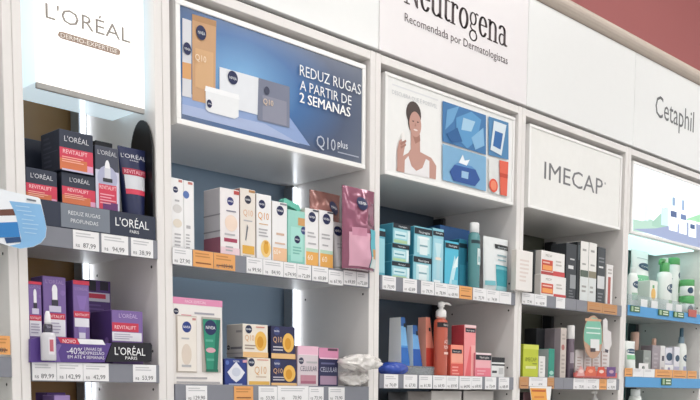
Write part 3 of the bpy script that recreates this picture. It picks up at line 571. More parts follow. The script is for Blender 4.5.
carton('sunscreen_box', 'white box with an orange lower band right of the mint pack', 305.2, 318.7, 207.5, 267, .006, .04, WB, sun(), base=Z2, side='#d6cfc6')
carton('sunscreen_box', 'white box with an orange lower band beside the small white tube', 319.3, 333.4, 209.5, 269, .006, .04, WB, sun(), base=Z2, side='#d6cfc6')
squeeze_tube('hand_cream_tube', 'small white tube with a navy disc before the rose pouches', 338, 10.5, 222.5, Z2, .022, mat('#eeeef0', .35), mat('#f3f3f3', .35), [('d', .42, .8, .3, .11, NAVY), ('t', 'NIVEA', .42, .78, .4, .05, '#ffffff'), ('r', .3, .5, .7, .52, '#b9b9c0'), ('r', .3, .42, .7, .44, '#b9b9c0')], capf=.1)
FOIL = mat('#9c6a63', .22, .35, noise=.12, bump=.25, coat=.5, scale=30); FOIL2 = mat('#8e5068', .2, .3, noise=.14, bump=.25, coat=.6, scale=30)
sack('refill_pouch', 'brownish rose foil pouch behind the white tube', 324.5, 30, 192.5, Z2, .076, .045, FOIL, [('d', .66, .81, .17, .085, NAVY), ('t', 'NIVEA', .66, .795, .24, .035, '#ffffff'), ('r', .2, .1, .8, .55, '#8a5a58')], amp=.007, seed=3)
sack('refill_pouch', 'plum rose foil pouch at the right end of the upper shelf', 358, 32, 188.5, 1.8135, -.016, .045, FOIL2, [('r', .1, .03, .62, .44, '#d9a5b8'), ('r', .16, .4, .52, .5, '#c98ba2'), ('r', .64, .04, .93, .5, '#5fb9c8'), ('r', .66, .03, .9, .16, '#e0e6e4'), ('r', .72, .14, .88, .26, '#d8a468'), ('d', .46, .8, .16, .08, NAVY), ('t', 'NIVEA', .46, .785, .23, .033, '#ffffff')], amp=.006, seed=5)
zt_, zb_ = 1.8115, 1.7760
tags([(172.5, 192, 'w', '27,90', 'white price tag at the left end under the white boxes'), (193, 213.2, 'o', None, 'orange price tag left of another, under the gap in the boxes'), (213.8, 235, 'o', '129,90', 'orange price tag under the pale pink-edged box'),
      (246.5, 262.5, 'w', '99,90', 'white price tag reading 99,90 under the beige yellow-banded box'), (263, 283.3, 'w', '84,90', 'white price tag reading 84,90 under the golden drop box'), (283.8, 296.5, 'w', '74,90', 'white price tag reading 74,90 under the peach-banded box'), (297, 311, 'w', '72,89', 'white price tag reading 72,89 under the mint pack'),
      (312, 328, 'w', '60,89', 'white price tag reading 60,89 under the orange-banded boxes'), (328.5, 343, 'w', '67,90', 'white price tag reading 67,90 set low', -.004, -.004), (343.5, 356, 'w', '69,89', 'white price tag reading 69,89 left of the last one under the plum pouch'), (356.5, 367.8, 'w', '72,89', 'white price tag reading 72,89 under the plum pouch')], zt_, zb_)

# ---- blue-poster cabinet, lower shelf
Z2b = 1.5145
o = carton('gift_set_box', 'white gift box with pink top and two windows showing cream and green tube', 173.2, 222.6, 296.5, 384, .004, .055, '#efeae6', [('r', 0, .925, 1, 1, '#e293b6'), ('t', 'PACK ESPECIAL', .45, .945, .03, '#f7d9e6', .5), ('n', .06, .84, .05, '#2a2c48'), ('r', .16, .795, .36, .81, '#d98a98'), ('l', .42, .81, .95, .86, 1, '#a9a7b0'), ('l', .05, .02, .95, .12, 2, '#b4b0b2'),
    ('r', .05, .155, .46, .8, '#cfc4ba'), ('r', .56, .165, .95, .8, '#b8b2aa')], base=Z2b, side='#d9d4d0', cat='gift box')
a = P(173.2, 340, .004); b = P(222.6, 340, .004); gw = b.x-a.x; gh = P(173.2, 296.5, .004).z-Z2b
prints(Face((-gw/2, -.0276-.003, 0), (gw, 0, 0), (0, 0, gh), (0, -1, 0)), [('r', .07, .17, .44, .785, '#efe8df'), ('n', .25, .67, .09, '#2b3f86'), ('e', .24, .36, .1, .12, '#e0d2c4'), ('r', .36, .75, .43, .775, '#c98a88')]+lines((.14, .2, .4, .26, 1), (.14, .52, .36, .56, 1)), o, pre='cream_pack_')
prints(Face((-gw/2, -.0276-.003, 0), (gw, 0, 0), (0, 0, gh), (0, -1, 0)), [('p', [(.575, .775), (.935, .775), (.87, .19), (.64, .19)], '#2f9276'), ('p', [(.85, .775), (.935, .775), (.87, .19), (.78, .19)], '#1f7560'), ('n', .73, .68, .125, '#24305c'), ('e', .73, .42, .1, .03, '#d9a9b4'), ('r', .63, .17, .88, .2, '#246e5a')]+lines((.62, .5, .84, .56, 1), (.64, .28, .82, .34, 1), c='#59ab93'), o, pre='green_tube_')
CR, NV = '#efe6d8', '#2b2d52'
def q10(c, dark=False): return [('r', 0, 0, 1, .16, '#e9bd84'), ('e', .7, .5, .24, .3, '#ecbb5c'), ('e', .68, .47, .13, .18, '#d9982c'), ('n', .22, .84, .13, '#3a4478' if dark else '#26304f'), ('t', 'Q10', .25, .5, .17, '#e0b48c' if dark else '#dcae7c', .36), ('l', .06, .22, .5, .4, 2, '#cfcad2' if dark else '#a8978a')]
zmid = P(247.5, 357.5, .006).z
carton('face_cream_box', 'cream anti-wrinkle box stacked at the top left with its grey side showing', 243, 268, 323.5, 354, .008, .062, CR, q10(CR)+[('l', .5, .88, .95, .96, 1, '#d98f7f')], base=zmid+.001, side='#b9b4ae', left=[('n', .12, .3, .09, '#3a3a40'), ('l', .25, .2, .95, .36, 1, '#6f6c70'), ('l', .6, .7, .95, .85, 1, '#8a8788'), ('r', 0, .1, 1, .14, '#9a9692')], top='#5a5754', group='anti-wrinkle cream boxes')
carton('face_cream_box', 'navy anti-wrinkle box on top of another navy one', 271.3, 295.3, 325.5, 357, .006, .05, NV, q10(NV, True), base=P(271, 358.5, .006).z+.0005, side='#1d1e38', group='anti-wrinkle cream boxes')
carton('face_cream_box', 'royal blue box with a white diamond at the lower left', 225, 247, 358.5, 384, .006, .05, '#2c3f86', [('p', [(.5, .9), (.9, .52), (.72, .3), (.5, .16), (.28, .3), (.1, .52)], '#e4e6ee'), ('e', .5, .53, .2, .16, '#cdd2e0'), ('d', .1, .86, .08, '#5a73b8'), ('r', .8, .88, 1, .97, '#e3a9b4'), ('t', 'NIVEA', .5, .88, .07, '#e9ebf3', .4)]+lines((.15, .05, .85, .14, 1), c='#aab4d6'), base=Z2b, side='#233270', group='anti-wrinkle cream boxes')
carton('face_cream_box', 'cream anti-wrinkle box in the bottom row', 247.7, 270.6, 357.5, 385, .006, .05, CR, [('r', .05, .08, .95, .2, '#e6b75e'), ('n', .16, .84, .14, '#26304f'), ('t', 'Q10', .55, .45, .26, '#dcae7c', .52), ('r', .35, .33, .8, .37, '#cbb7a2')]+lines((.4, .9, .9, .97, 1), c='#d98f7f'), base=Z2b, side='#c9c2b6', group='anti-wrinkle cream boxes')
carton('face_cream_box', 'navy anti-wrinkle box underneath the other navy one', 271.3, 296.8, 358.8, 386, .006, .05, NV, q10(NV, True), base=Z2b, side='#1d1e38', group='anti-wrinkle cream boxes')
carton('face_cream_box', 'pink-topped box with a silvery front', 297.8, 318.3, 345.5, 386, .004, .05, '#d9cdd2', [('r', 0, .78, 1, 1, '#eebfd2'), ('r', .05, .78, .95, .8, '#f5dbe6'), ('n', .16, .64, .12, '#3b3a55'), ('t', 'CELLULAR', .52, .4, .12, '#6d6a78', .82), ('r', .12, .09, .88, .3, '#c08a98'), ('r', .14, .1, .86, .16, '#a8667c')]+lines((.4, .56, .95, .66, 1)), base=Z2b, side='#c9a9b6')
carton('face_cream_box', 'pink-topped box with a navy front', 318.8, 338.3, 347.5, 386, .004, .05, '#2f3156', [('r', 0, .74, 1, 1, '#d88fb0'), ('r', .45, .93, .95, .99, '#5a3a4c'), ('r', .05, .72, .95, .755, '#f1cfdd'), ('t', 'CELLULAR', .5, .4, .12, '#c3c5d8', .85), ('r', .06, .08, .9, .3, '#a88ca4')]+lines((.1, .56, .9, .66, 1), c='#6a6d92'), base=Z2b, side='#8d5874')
PLAST = mat('#f2eeea', .16, noise=.04, bump=.35, coat=.5, scale=45)
def crumple(name, label, px, Y, z0, z1, d, seed, m, amp, cat='bag'):
    """soft packet lying down: flattened pillow with sharp random creases and a gathered end"""
    a, b = P(px[0], 370, Y), P(px[1], 370, Y); wd = b.x-a.x; o = thing(name, label, cat, ((a.x+b.x)/2, Y, z0)); h = z1-z0
    nu, nv = 44, 26; vs = []
    for j in range(nv+1):
        t = j/nv; x = (t-.5)*wd                                # along the packet
        end = math.sin(math.pi*min(max(t, .02), .98))**.45
        for i in range(nu):
            th = 2*math.pi*i/nu; c_, s_ = math.cos(th), math.sin(th)
            q = Vector((t*5+seed, c_*1.3, s_*1.3)); n = 1-abs(NZ.noise(q))*2; n2 = 1-abs(NZ.noise(q*2.3))*2
            k = 1+amp*(n-.6)+amp*.5*(n2-.6)
            y = d/2*(.35+.65*end)*math.copysign(abs(c_)**.75, c_)*k
            z = h/2+h/2*(.12+.88*end)*math.copysign(abs(s_)**.8, s_)*min(k, 1.1)
            vs.append((x*(1+.04*n), y, max(0, z)))
    fs = [[j*nu+i, (j+1)*nu+i, (j+1)*nu+(i+1) % nu, j*nu+(i+1) % nu] for j in range(nv) for i in range(nu)]+[list(range(nu)), list(range(nv*nu, nv*nu+nu))[::-1]]
    MB().add(vs, fs, m, True).build('packet_body', o); return o
zc = P(355, 371, -.01).z
crumple('plastic_bag', 'crumpled white plastic packet lying lowest at the right end', (338, 364), .014, 1.5195, zc, .06, 4, PLAST, .5)
crumple('plastic_bag', 'crumpled white plastic packet lying on top of the lower one', (343, 377), -.034, zc+.0005, P(355, 355, -.01).z, .064, 9, PLAST, .5)
tags([(186, 207, 'w', '129,90', 'white price tag under the gift box'), (234, 253, 'o', None, 'orange price tag under the royal blue box'), (258.5, 277, 'w', '53,90', 'white price tag under the cream box of the bottom row'), (277.5, 308.5, 'w', '70,90', 'wide white price tag under the navy boxes', .002, 0), (309, 323.5, 'w', '73,90', 'white price tag under the silvery pink-topped box'), (328.5, 344.5, 'w', '73,90', 'white price tag at the right, next to the crumpled packets')], 1.516, 1.481)

# ---- portrait cabinet, upper shelf: turquoise boxes
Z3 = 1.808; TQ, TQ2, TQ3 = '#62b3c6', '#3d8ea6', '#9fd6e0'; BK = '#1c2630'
NT = lambda u=.5, v=.84, h=.08, w=.6: [('t', 'Neutrogena', u, v, h, '#dfe9ec', w)]
def hb(a=.8, b=.93): return [('r', .0, a, 1, b, BK), ('t', 'Neutrogena', .55, a+.035, (b-a)*.42, '#dfe9ec', .6)]
def small(y): return [('r', .02, .02, .98, .74, TQ3), ('r', .1, .28, .78, .62, '#d3eef2'), ('r', .15, .4, .7, .47, '#5aa3b6'), ('r', .05, .05, .8, .2, '#b5d7a8'), ('r', .82, .05, .97, .72, '#dcf1f4'), ('r', 0, .77, 1, 1, BK), ('t', 'Neutrogena', .55, .83, .09, '#dfe9ec', .55)]
gw_ = 'small turquoise gel boxes in a stack'
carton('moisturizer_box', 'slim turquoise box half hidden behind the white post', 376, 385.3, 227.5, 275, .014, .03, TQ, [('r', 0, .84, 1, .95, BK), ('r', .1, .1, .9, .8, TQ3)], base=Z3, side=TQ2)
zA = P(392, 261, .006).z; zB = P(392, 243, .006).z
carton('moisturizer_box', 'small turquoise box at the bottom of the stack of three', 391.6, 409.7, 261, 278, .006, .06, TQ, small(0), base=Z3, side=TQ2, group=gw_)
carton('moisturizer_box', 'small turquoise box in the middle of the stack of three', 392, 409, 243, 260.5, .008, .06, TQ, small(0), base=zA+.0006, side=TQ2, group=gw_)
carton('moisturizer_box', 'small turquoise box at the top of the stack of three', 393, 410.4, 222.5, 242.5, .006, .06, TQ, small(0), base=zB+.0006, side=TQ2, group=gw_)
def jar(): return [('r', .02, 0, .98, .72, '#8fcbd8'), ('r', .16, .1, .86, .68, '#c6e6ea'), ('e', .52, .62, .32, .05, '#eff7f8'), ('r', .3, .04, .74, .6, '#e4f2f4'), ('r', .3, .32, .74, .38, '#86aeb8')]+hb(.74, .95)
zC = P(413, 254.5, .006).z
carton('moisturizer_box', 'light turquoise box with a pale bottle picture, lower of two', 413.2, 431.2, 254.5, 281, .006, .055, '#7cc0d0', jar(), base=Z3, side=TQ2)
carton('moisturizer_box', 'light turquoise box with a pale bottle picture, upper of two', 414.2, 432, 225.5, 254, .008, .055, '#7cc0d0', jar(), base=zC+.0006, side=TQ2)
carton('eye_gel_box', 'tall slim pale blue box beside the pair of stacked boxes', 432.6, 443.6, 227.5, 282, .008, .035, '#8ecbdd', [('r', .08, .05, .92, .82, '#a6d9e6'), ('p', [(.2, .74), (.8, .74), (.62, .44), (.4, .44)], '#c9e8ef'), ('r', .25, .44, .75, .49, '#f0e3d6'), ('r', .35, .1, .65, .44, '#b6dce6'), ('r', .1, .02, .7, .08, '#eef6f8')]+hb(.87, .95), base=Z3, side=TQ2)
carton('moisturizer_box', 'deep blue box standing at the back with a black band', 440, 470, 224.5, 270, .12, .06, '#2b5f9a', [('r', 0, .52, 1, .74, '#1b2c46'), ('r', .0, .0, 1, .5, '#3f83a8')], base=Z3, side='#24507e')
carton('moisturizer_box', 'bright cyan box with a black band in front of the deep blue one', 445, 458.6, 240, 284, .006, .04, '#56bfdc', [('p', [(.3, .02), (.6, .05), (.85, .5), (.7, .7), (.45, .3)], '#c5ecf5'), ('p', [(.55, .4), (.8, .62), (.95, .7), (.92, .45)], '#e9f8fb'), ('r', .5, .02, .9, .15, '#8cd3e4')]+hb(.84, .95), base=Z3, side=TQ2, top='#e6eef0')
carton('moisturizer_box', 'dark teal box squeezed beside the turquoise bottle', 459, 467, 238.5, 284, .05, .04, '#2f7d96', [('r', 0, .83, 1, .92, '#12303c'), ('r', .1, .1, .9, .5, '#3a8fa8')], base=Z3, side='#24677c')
TEALG = mat('#5fa3a6', .1, trans=.25, coat=.4)
bottle('toner_bottle', 'turquoise see-through bottle with a white cap', 474.2, 15, 223, Z3, .03, 1.0,
    [('bottle_body', [(.9, 0), (1, .02), (1, .74), (.94, .82), (.7, .855)], TEALG), ('cap', [(.7, .855), (.78, .86), (.78, .99), (.72, 1.0)], mat('#eef0f0', .35))],
    [('r', .12, .69, .9, .74, '#1f3d44'), ('r', .45, .38, .86, .62, '#d6e6e6'), ('r', .5, .42, .8, .5, '#9fc6c8')], sy=.7)
sack('refill_pouch', 'white refill pouch with a black band and teal foot', 495, 24.5, 238, Z3, .024, .035, mat('#e6eaea', .3, noise=.03, bump=.1), [('r', .34, .12, .93, .5, '#3ba0ae'), ('r', .34, .0, .93, .12, '#9bd0d6'), ('r', .34, .42, .93, .47, '#7ec4ce'), ('r', .38, .8, .97, .88, '#1d2226'), ('t', 'Neutrogena', .7, .815, .4, .03, '#dfe9ec'), ('r', .42, .66, .86, .69, '#9ab4bb'), ('r', .42, .58, .8, .6, '#7ba7b2'), ('r', .02, .12, .3, .2, '#7fc3cc')], amp=.002, seed=8, wtop=1.0, wbot=.92)
tags([(382.3, 395.7, 'w', '73,99', 'white price tag below the stack of three small turquoise boxes'), (403, 416.8, 'w', '63,89', 'white price tag second from left under the turquoise boxes'), (421, 434, 'w', '79,79', 'white price tag under the tall slim pale blue box, left'), (434.6, 447, 'w', '78,99', 'white price tag under the bright cyan box, left'), (447.2, 458.8, 'w', '69,90', 'white price tag directly left of the small orange one'), (459.3, 472, 'o', None, 'small orange price tag under the turquoise bottle'), (473, 486, 'w', '72,79', 'white price tag directly right of the small orange one'), (486.2, 499, 'w', '74,99', 'white price tag under the white refill pouch'), (499.2, 511, 'w', None, 'white price tag at the right end under the white refill pouch')], 1.8115, 1.7755)

# ---- portrait cabinet, lower shelf: blue and coral cleansers
Z3b = 1.5495; BLU, COR, COR2 = '#2f6fc0', '#ec7f6c', '#cf4b40'
t = thing('acrylic_riser', 'low clear acrylic riser under the blue and coral cartons', 'riser', (P(414, 371, .03).x, .06, Z3b)); zr = P(414, 366, .03).z-Z3b
rx0 = P(404.5, 370, .025).x-t.location.x
MB().box(rx0, .1, -.035, .05, zr-.004, zr, mat('#f2f7f9', .08, trans=.8), .0006).build('riser_top', t)
MB().box(rx0, .1, -.035, -.032, 0, zr-.004, mat('#eef4f6', .08, trans=.8), .0004).build('riser_front', t)
for x in (rx0+.001, .097): MB().box(x, x+.003, -.032, .05, 0, zr-.004, mat('#f2f7f9', .08, trans=.8), .0004).build('riser_leg', t)
zr += Z3b
def wedge(name, label, x0, xm, x1, yt, Y, fm, sm, items, tm, base):
    """carton that leans to a ridge on top: front panel narrows upward"""
    a, b, c = P(x0, 345, Y), P(xm, 345, Y), P(x1, 345, Y); h = P(xm, yt, Y).z-base
    o = thing(name, label, 'box', ((b.x+c.x)/2, Y, base)); w2 = (c.x-b.x)/2; d = max(.03, (b.x-a.x)*1.5)
    q = w2*.55
    vs = [(-w2, 0, 0), (w2, 0, 0), (w2, d, 0), (-w2, d, 0), (-w2, .004, h), (-w2+q*1.6, .004, h), (-w2+q*1.6, d-.004, h), (-w2, d-.004, h)]
    MB().add(vs, [[0, 1, 5, 4]], fm).add(vs, [[3, 0, 4, 7]], sm).add(vs, [[1, 2, 6, 5], [2, 3, 7, 6]], fm).add(vs, [[4, 5, 6, 7], [3, 2, 1, 0]], tm).build('carton', o)
    def q_(u, v, k): l = -w2; r = w2+(q*1.6-2*w2)*v; return (l+(r-l)*u, .004*v-.0003*k-.0002, v*h)
    for i, (u0_, v0_, u1_, v1_, cc) in enumerate(items): MB().add([q_(u0_, v0_, i+1), q_(u1_, v0_, i+1), q_(u1_, v1_, i+1), q_(u0_, v1_, i+1)], [[0, 1, 2, 3]], cc).build('colour_band', o)
    return o
wedge('cleanser_carton', 'taller blue and white cleanser carton', 393.5, 401.5, 410, 317, .045, M_('#7db8e8'), M_('#eef3f6'), [(0, .0, 1, .38, BLU), (0, .38, 1, .42, '#4f96d8'), (0, .82, 1, 1, '#2a62a8'), (.55, .8, .95, .88, BK)], M_('#2a5596'), zr)
wedge('cleanser_carton', 'shorter blue and white cleanser carton', 411, 413.5, 422.5, 325, .045, M_('#74aee4'), M_('#e2ebf2'), [(0, .0, 1, .42, '#2b5fb4'), (0, .78, 1, 1, '#2a62a8'), (.6, .76, .98, .86, BK)], M_('#274c8a'), zr)
wedge('cleanser_carton', 'coral cleanser carton left of the pump bottle', 421, 426.5, 436, 317, .045, M_('#f09a86'), M_('#f0a692'), [(0, .0, 1, .38, COR2), (.5, .72, .8, .79, BK)], M_('#e0705c'), zr)
AMB = mat('#d5644a', .12, trans=.25, coat=.4)
o, r_, h_ = bottle('pump_bottle', 'coral see-through pump bottle with a white dispenser', 441, 16.5, 301.5, Z3b, .022, 1.0, [('bottle_body', [(.94, 0), (1, .015), (1, .7), (.96, .745), (.6, .775)], AMB), ('neck_ring', [(.6, .77), (.66, .78), (.66, .8), (.5, .81)], mat('#d8a99c', .2))],
    [('r', .1, .655, .92, .72, '#241a1c'), ('t', 'Neutrogena', .6, .675, .42, .03, '#eadedc'), ('t', 'ACNE', .6, .44, .34, .05, '#f6d8cf'), ('t', 'PROOFING', .6, .37, .36, .045, '#f6d8cf'), ('r', .42, .3, .78, .33, '#f3c9bd')], sy=.75)
MB().lathe([(r_*.62, .79*h_), (r_*.64, .8*h_), (r_*.64, .87*h_), (r_*.5, .89*h_), (r_*.3, .9*h_), (r_*.26, .93*h_)], mat('#f1efec', .35), seg=20).build('pump_collar', o)
MB().lathe([(r_*.32, .92*h_), (r_*.4, .93*h_), (r_*.4, .985*h_), (r_*.3, 1.0*h_)], mat('#f1efec', .35), seg=20).build('pump_head', o)
MB().tube([(-r_*.5, 0, .972*h_), (0, 0, .975*h_), (r_*.8, -r_*.2, .98*h_), (r_*1.25, -r_*.3, .97*h_), (r_*1.4, -r_*.34, .955*h_)], [r_*.16, r_*.2, r_*.14, r_*.11, r_*.09], mat('#f1efec', .35)).build('pump_spout', o)
def cor(): return [('r', .0, 0, 1, .42, '#e05a52'), ('r', .06, .46, .94, .72, '#f7a892'), ('l', .1, .06, .7, .36, 3, '#f5a59a')]
carton('cleanser_box', 'coral box with a black band right of the pump bottle', 451, 463.4, 344.5, 375, .008, .04, '#f79580', cor()+[('r', .05, .74, .85, .86, BK), ('t', 'Neutrogena', .45, .77, .05, '#eadedc', .6)], base=Z3b, side='#d2604f')
carton('cleanser_box', 'tall pink box with a black band', 464.2, 475.7, 324.5, 375, .014, .05, '#f59a9c', [('p', [(.1, .02), (.9, .02), (.9, .55), (.5, .6)], '#ec6e74'), ('r', .6, .03, .95, .62, '#f7b3b0'), ('r', 0, .95, 1, 1, '#f3cfd0'), ('r', .08, .86, .94, .94, BK), ('t', 'Neutrogena', .5, .88, .035, '#eadedc', .7)], base=Z3b, side='#b8454e')
carton('cleanser_box', 'short pink box with a black band', 475.6, 491, 352.5, 375, .006, .04, '#f3b4bb', [('r', .0, 0, 1, .4, '#ec7f90'), ('r', 0, .93, 1, 1, '#f6e3e4'), ('r', .0, .72, 1, .92, BK), ('t', 'Neutrogena', .55, .78, .09, '#eadedc', .6)]+lines((.1, .1, .7, .34, 2), c='#f3aeb8'), base=Z3b, side='#cf7c88')
carton('cleanser_box', 'small white box with a black lid beside the short pink one', 491.5, 504.6, 357, 375, .006, .04, '#e9e9e8', [('r', 0, .76, 1, 1, '#26262a'), ('r', 0, .6, 1, .68, '#3a3a3e'), ('r', .05, .25, .4, .36, '#4a4a4e'), ('r', .55, .2, .9, .5, '#c6c6c6')], base=Z3b, side='#bdbdbd')
crumple('wipes_packet', 'blue wipes packet lying at the left of the lower shelf', (380.5, 403), .04, Z3b, P(391, 361.5, .03).z, .07, 12, mat('#2c4fb0', .25, noise=.1, bump=.15, coat=.4), .1, 'packet')
tags([(384, 398, 'w', '74,49', 'white price tag under the blue wipes packet'), (403.6, 417, 'w', '67,90', 'white price tag under the shorter blue carton'), (419, 432, 'w', '61,90', 'white price tag under the coral carton'), (433, 446, 'w', '64,90', 'white price tag under the coral pump bottle'), (446.3, 458.3, 'w', '69,90', 'white price tag under the coral box'), (459.3, 471, 'w', '64,90', 'white price tag under the tall pink box', 0, -.001), (471.2, 482, 'w', '69,90', 'white price tag between the tall and the short pink box'), (485, 496, 'w', '73,49', 'white price tag second from right under the short pink box'), (498.6, 509, 'w', '68,49', 'white price tag under the small black-lidded box')], 1.5525, 1.5155)
for cx, wp, c, lb, yt in ((398, 20, '#232326', 'black pouch top showing below the blue wipes packet', 392), (419, 24, '#807a76', 'grey pouch top showing below the coral carton', 391.5), (446, 30, '#d9d4cf', 'white pouch top showing below the coral pump bottle', 391), (478, 30, '#d3cec9', 'white pouch top showing below the short pink box', 391)):
    sack('refill_pouch', lb, cx, wp, yt, 1.2655, .042, .05, mat(c, .3, bump=.1), [('r', .1, .2, .9, .7, '#3a3a3c' if c != '#232326' else '#4a4a4c')], amp=.004, seed=int(cx))

# ---- lettered-sign cabinet, upper shelf
Z4 = 1.8135; RD = '#d0503c'
carton('supplement_box', 'plain cream box sticking out over the post edge', 516.3, 532.7, 249, 294, -.0235, .02, '#f0ebe7', [('l', .2, .2, .8, .8, 6, '#e3d6cf')], base=1.8185, side='#d9d0c8')
carton('supplement_box', 'thin charcoal box with a white strip between white boxes', 534.5, 540.6, 249.5, 292, .03, .04, '#4a5052', [('r', .3, .25, .9, .85, '#cfd2d2')], base=Z4, side='#3f4547')
def red(): return [('r', .02, .16, .48, .62, RD), ('r', .06, .2, .46, .4, '#f2a35c'), ('r', .5, 0, 1, .2, '#cf4f50'), ('t', 'IMECAP', .3, .76, .1, '#9a948e', .5), ('l', .06, .44, .46, .58, 1, '#f3c9bd'), ('l', .6, .4, .9, .7, 2, '#c9c2bb')]
zD = P(541, 273.8, .006).z
carton('supplement_box', 'white box with orange and red panels, lower of two', 540.8, 566, 273.8, 297, .006, .055, '#f2efec', red(), base=Z4, side='#d6d2ce')
carton('supplement_box', 'white box with orange and red panels, upper of two', 541.3, 564.8, 249.8, 273.4, .008, .055, '#f2efec', [('r', 0, 0, 1, .13, '#b84a48')]+red(), base=zD+.0006, side='#c9c6c2')
DG = '#3c4045'
carton('hair_care_box', 'tall charcoal box with small white lettering', 566, 576.4, 242.5, 297, .012, .06, DG, [('r', .2, .56, .7, .62, '#e6e6e6'), ('r', .4, .22, .95, .46, '#9a9da0'), ('l', .35, .7, .95, .76, 1, '#c9c9c9')]+lines((.3, .05, .8, .2, 3), c='#777a7e'), base=Z4, side='#2c3034')
carton('hair_care_box', 'very slim near-black box between charcoal and white ones', 577, 580, 241.5, 298, .012, .06, '#23282b', [('r', .2, .7, .8, .95, '#4b5358')], base=Z4, side='#1b1f22')
for a_, b_, yt_, bc_, lb_ in ((580.4, 588.3, 240.5, '#5d6a5e', 'tall white box with a green-grey band'), (588.7, 596.3, 242, '#8d8672', 'tall white box with a khaki band')):
    carton('hair_care_box', lb_, a_, b_, yt_, 300, .01, .06, '#eeece8', [('r', 0, .42, 1, .53, bc_), ('r', 0, 0, 1, .42, '#dfe3e2')]+lines((.2, .82, .85, .9, 1), (.2, .6, .8, .66, 1), (.2, .15, .8, .3, 2), c='#a9a8a4'), base=Z4, side='#33383b')
carton('hair_care_box', 'dark grey box with a white label at the right', 597.5, 605.3, 246.5, 302, .01, .05, '#484c50', [('r', .0, .28, .9, .5, '#d9dadb'), ('r', .15, .64, .7, .67, '#e6e6e6')]+lines((.1, .72, .9, .84, 2), (.1, .05, .8, .22, 3), c='#85888c'), base=Z4, side='#34383b')
carton('hair_care_box', 'slim white box with a brick red bar at the right end', 606.3, 612.8, 264, 303, .01, .04, '#ece9e7', [('r', .25, .05, .65, .7, '#b5625a'), ('l', .2, .75, .8, .92, 2, '#b9b2ae')], base=Z4, side='#cfcac6')
tags([(521.8, 534, 'w', '77,90', 'white price tag at the left end under the cream box'), (534.3, 546.5, 'w', '66,90', 'white price tag under the lower orange and red box'), (556, 565, 'w', None, 'blank white price tag left of the grey ones'), (565.4, 576, 'g', None, 'grey price tag under the tall charcoal box'), (576.3, 587, 'g', None, 'grey price tag under the tall white boxes'), (587.4, 602, 'b', None, 'brown-orange price tag under the dark grey box'), (602.2, 617, 'b', None, 'brown-orange price tag at the right end of its shelf')], 1.817, 1.7825)

# ---- lettered-sign cabinet, lower shelf
Z4b = 1.5525
carton('supplement_box', 'lime green box with dark lettering', 523.3, 538.4, 344, 376, .004, .03, '#c3cc38', [('r', 0, .86, 1, 1, '#d3da5a'), ('t', 'IMECAP', .5, .5, .12, '#6d7a1e', .72), ('r', .15, .28, .85, .36, '#e3e8a2'), ('r', .6, .42, .9, .45, '#8a9430')], base=Z4b, side='#98a02c')
carton('supplement_box', 'slim white box right of the lime green one', 539, 545.3, 356, 376, .004, .03, '#eceae6', [('l', .2, .2, .7, .8, 4, '#c6c3be')], base=Z4b, side='#d1cdc8')
carton('supplement_box', 'black box at the back of the lower shelf', 536.5, 553.6, 328, 355, .075, .05, '#24262a', [('l', .2, .15, .8, .3, 1, '#55585c')], base=Z4b, side='#1a1c1f')
carton('supplement_box', 'grey box with a teal front beside the slim white one', 548.7, 554.6, 348.5, 372, .012, .05, '#2f9480', [('e', .5, .2, .35, .07, '#a9d6cb'), ('r', .1, .02, .9, .1, '#b9c2bf')], base=Z4b, side='#a9b2b2')
carton('hair_care_box', 'mauve grey box behind the beige one', 554.5, 560.4, 328, 375, .035, .05, '#8f858c', [('l', .2, .1, .8, .5, 4, '#a59ca2')], base=Z4b, side='#7a7177')
carton('hair_care_box', 'tall beige box with a red spot', 560.6, 566.2, 327.5, 376, .012, .04, '#cfc4bc', [('d', .4, .62, .28, '#b5706a'), ('l', .2, .1, .8, .5, 5, '#b3a79f'), ('l', .2, .75, .8, .9, 2, '#b3a79f')], base=Z4b, side='#9f959a')
bottle('spray_bottle', 'mauve bottle with a broad white cap', 570.3, 8.3, 325.5, Z4b, .02, 1.0, [('bottle_body', [(.95, 0), (1, .02), (1, .74), (.9, .75)], mat('#6d5f6b', .25)), ('cap', [(.96, .75), (1, .76), (1, .97), (.92, 1)], mat('#e9e7e5', .35))], [('r', .2, .3, .8, .5, '#a89ea6'), ('r', .2, .02, .8, .2, '#4c4350')])
for a_, b_, y_, lb_ in ((575.5, 583.6, 350, 'white box left of the others behind the round leaflet'), (584.2, 592, 349, 'white box second from left behind the round leaflet'), (592.6, 600.5, 349, 'white box third from left behind the round leaflet'), (601, 609.5, 342, 'white box right of the round leaflet, the tallest of its row')):
    carton('supplement_box', lb_, a_, b_, y_, 376, .018, .04, '#e9e4e2', [('l', .2, .3, .8, .8, 5, '#cbb9b4'), ('r', 0, 0, 1, .3, '#d98f88')], base=Z4b, side='#cfc8c4')
t = thing('product_stand', 'pink and red shelf stand with orange, red and purple picture tabs', 'stand', (P(595, 372, -.008).x, -.008, 1.5572)); o2 = t.location
def sp_(pts): return [(P(x, y, -.008).x-o2.x, P(x, y, -.008).z-o2.z) for x, y in pts]
MB().prism(sp_([(575, 377), (575, 372.5), (616.5, 373), (616.5, 378)]), -.002, .006, '#d8706c').build('stand_strip', t)
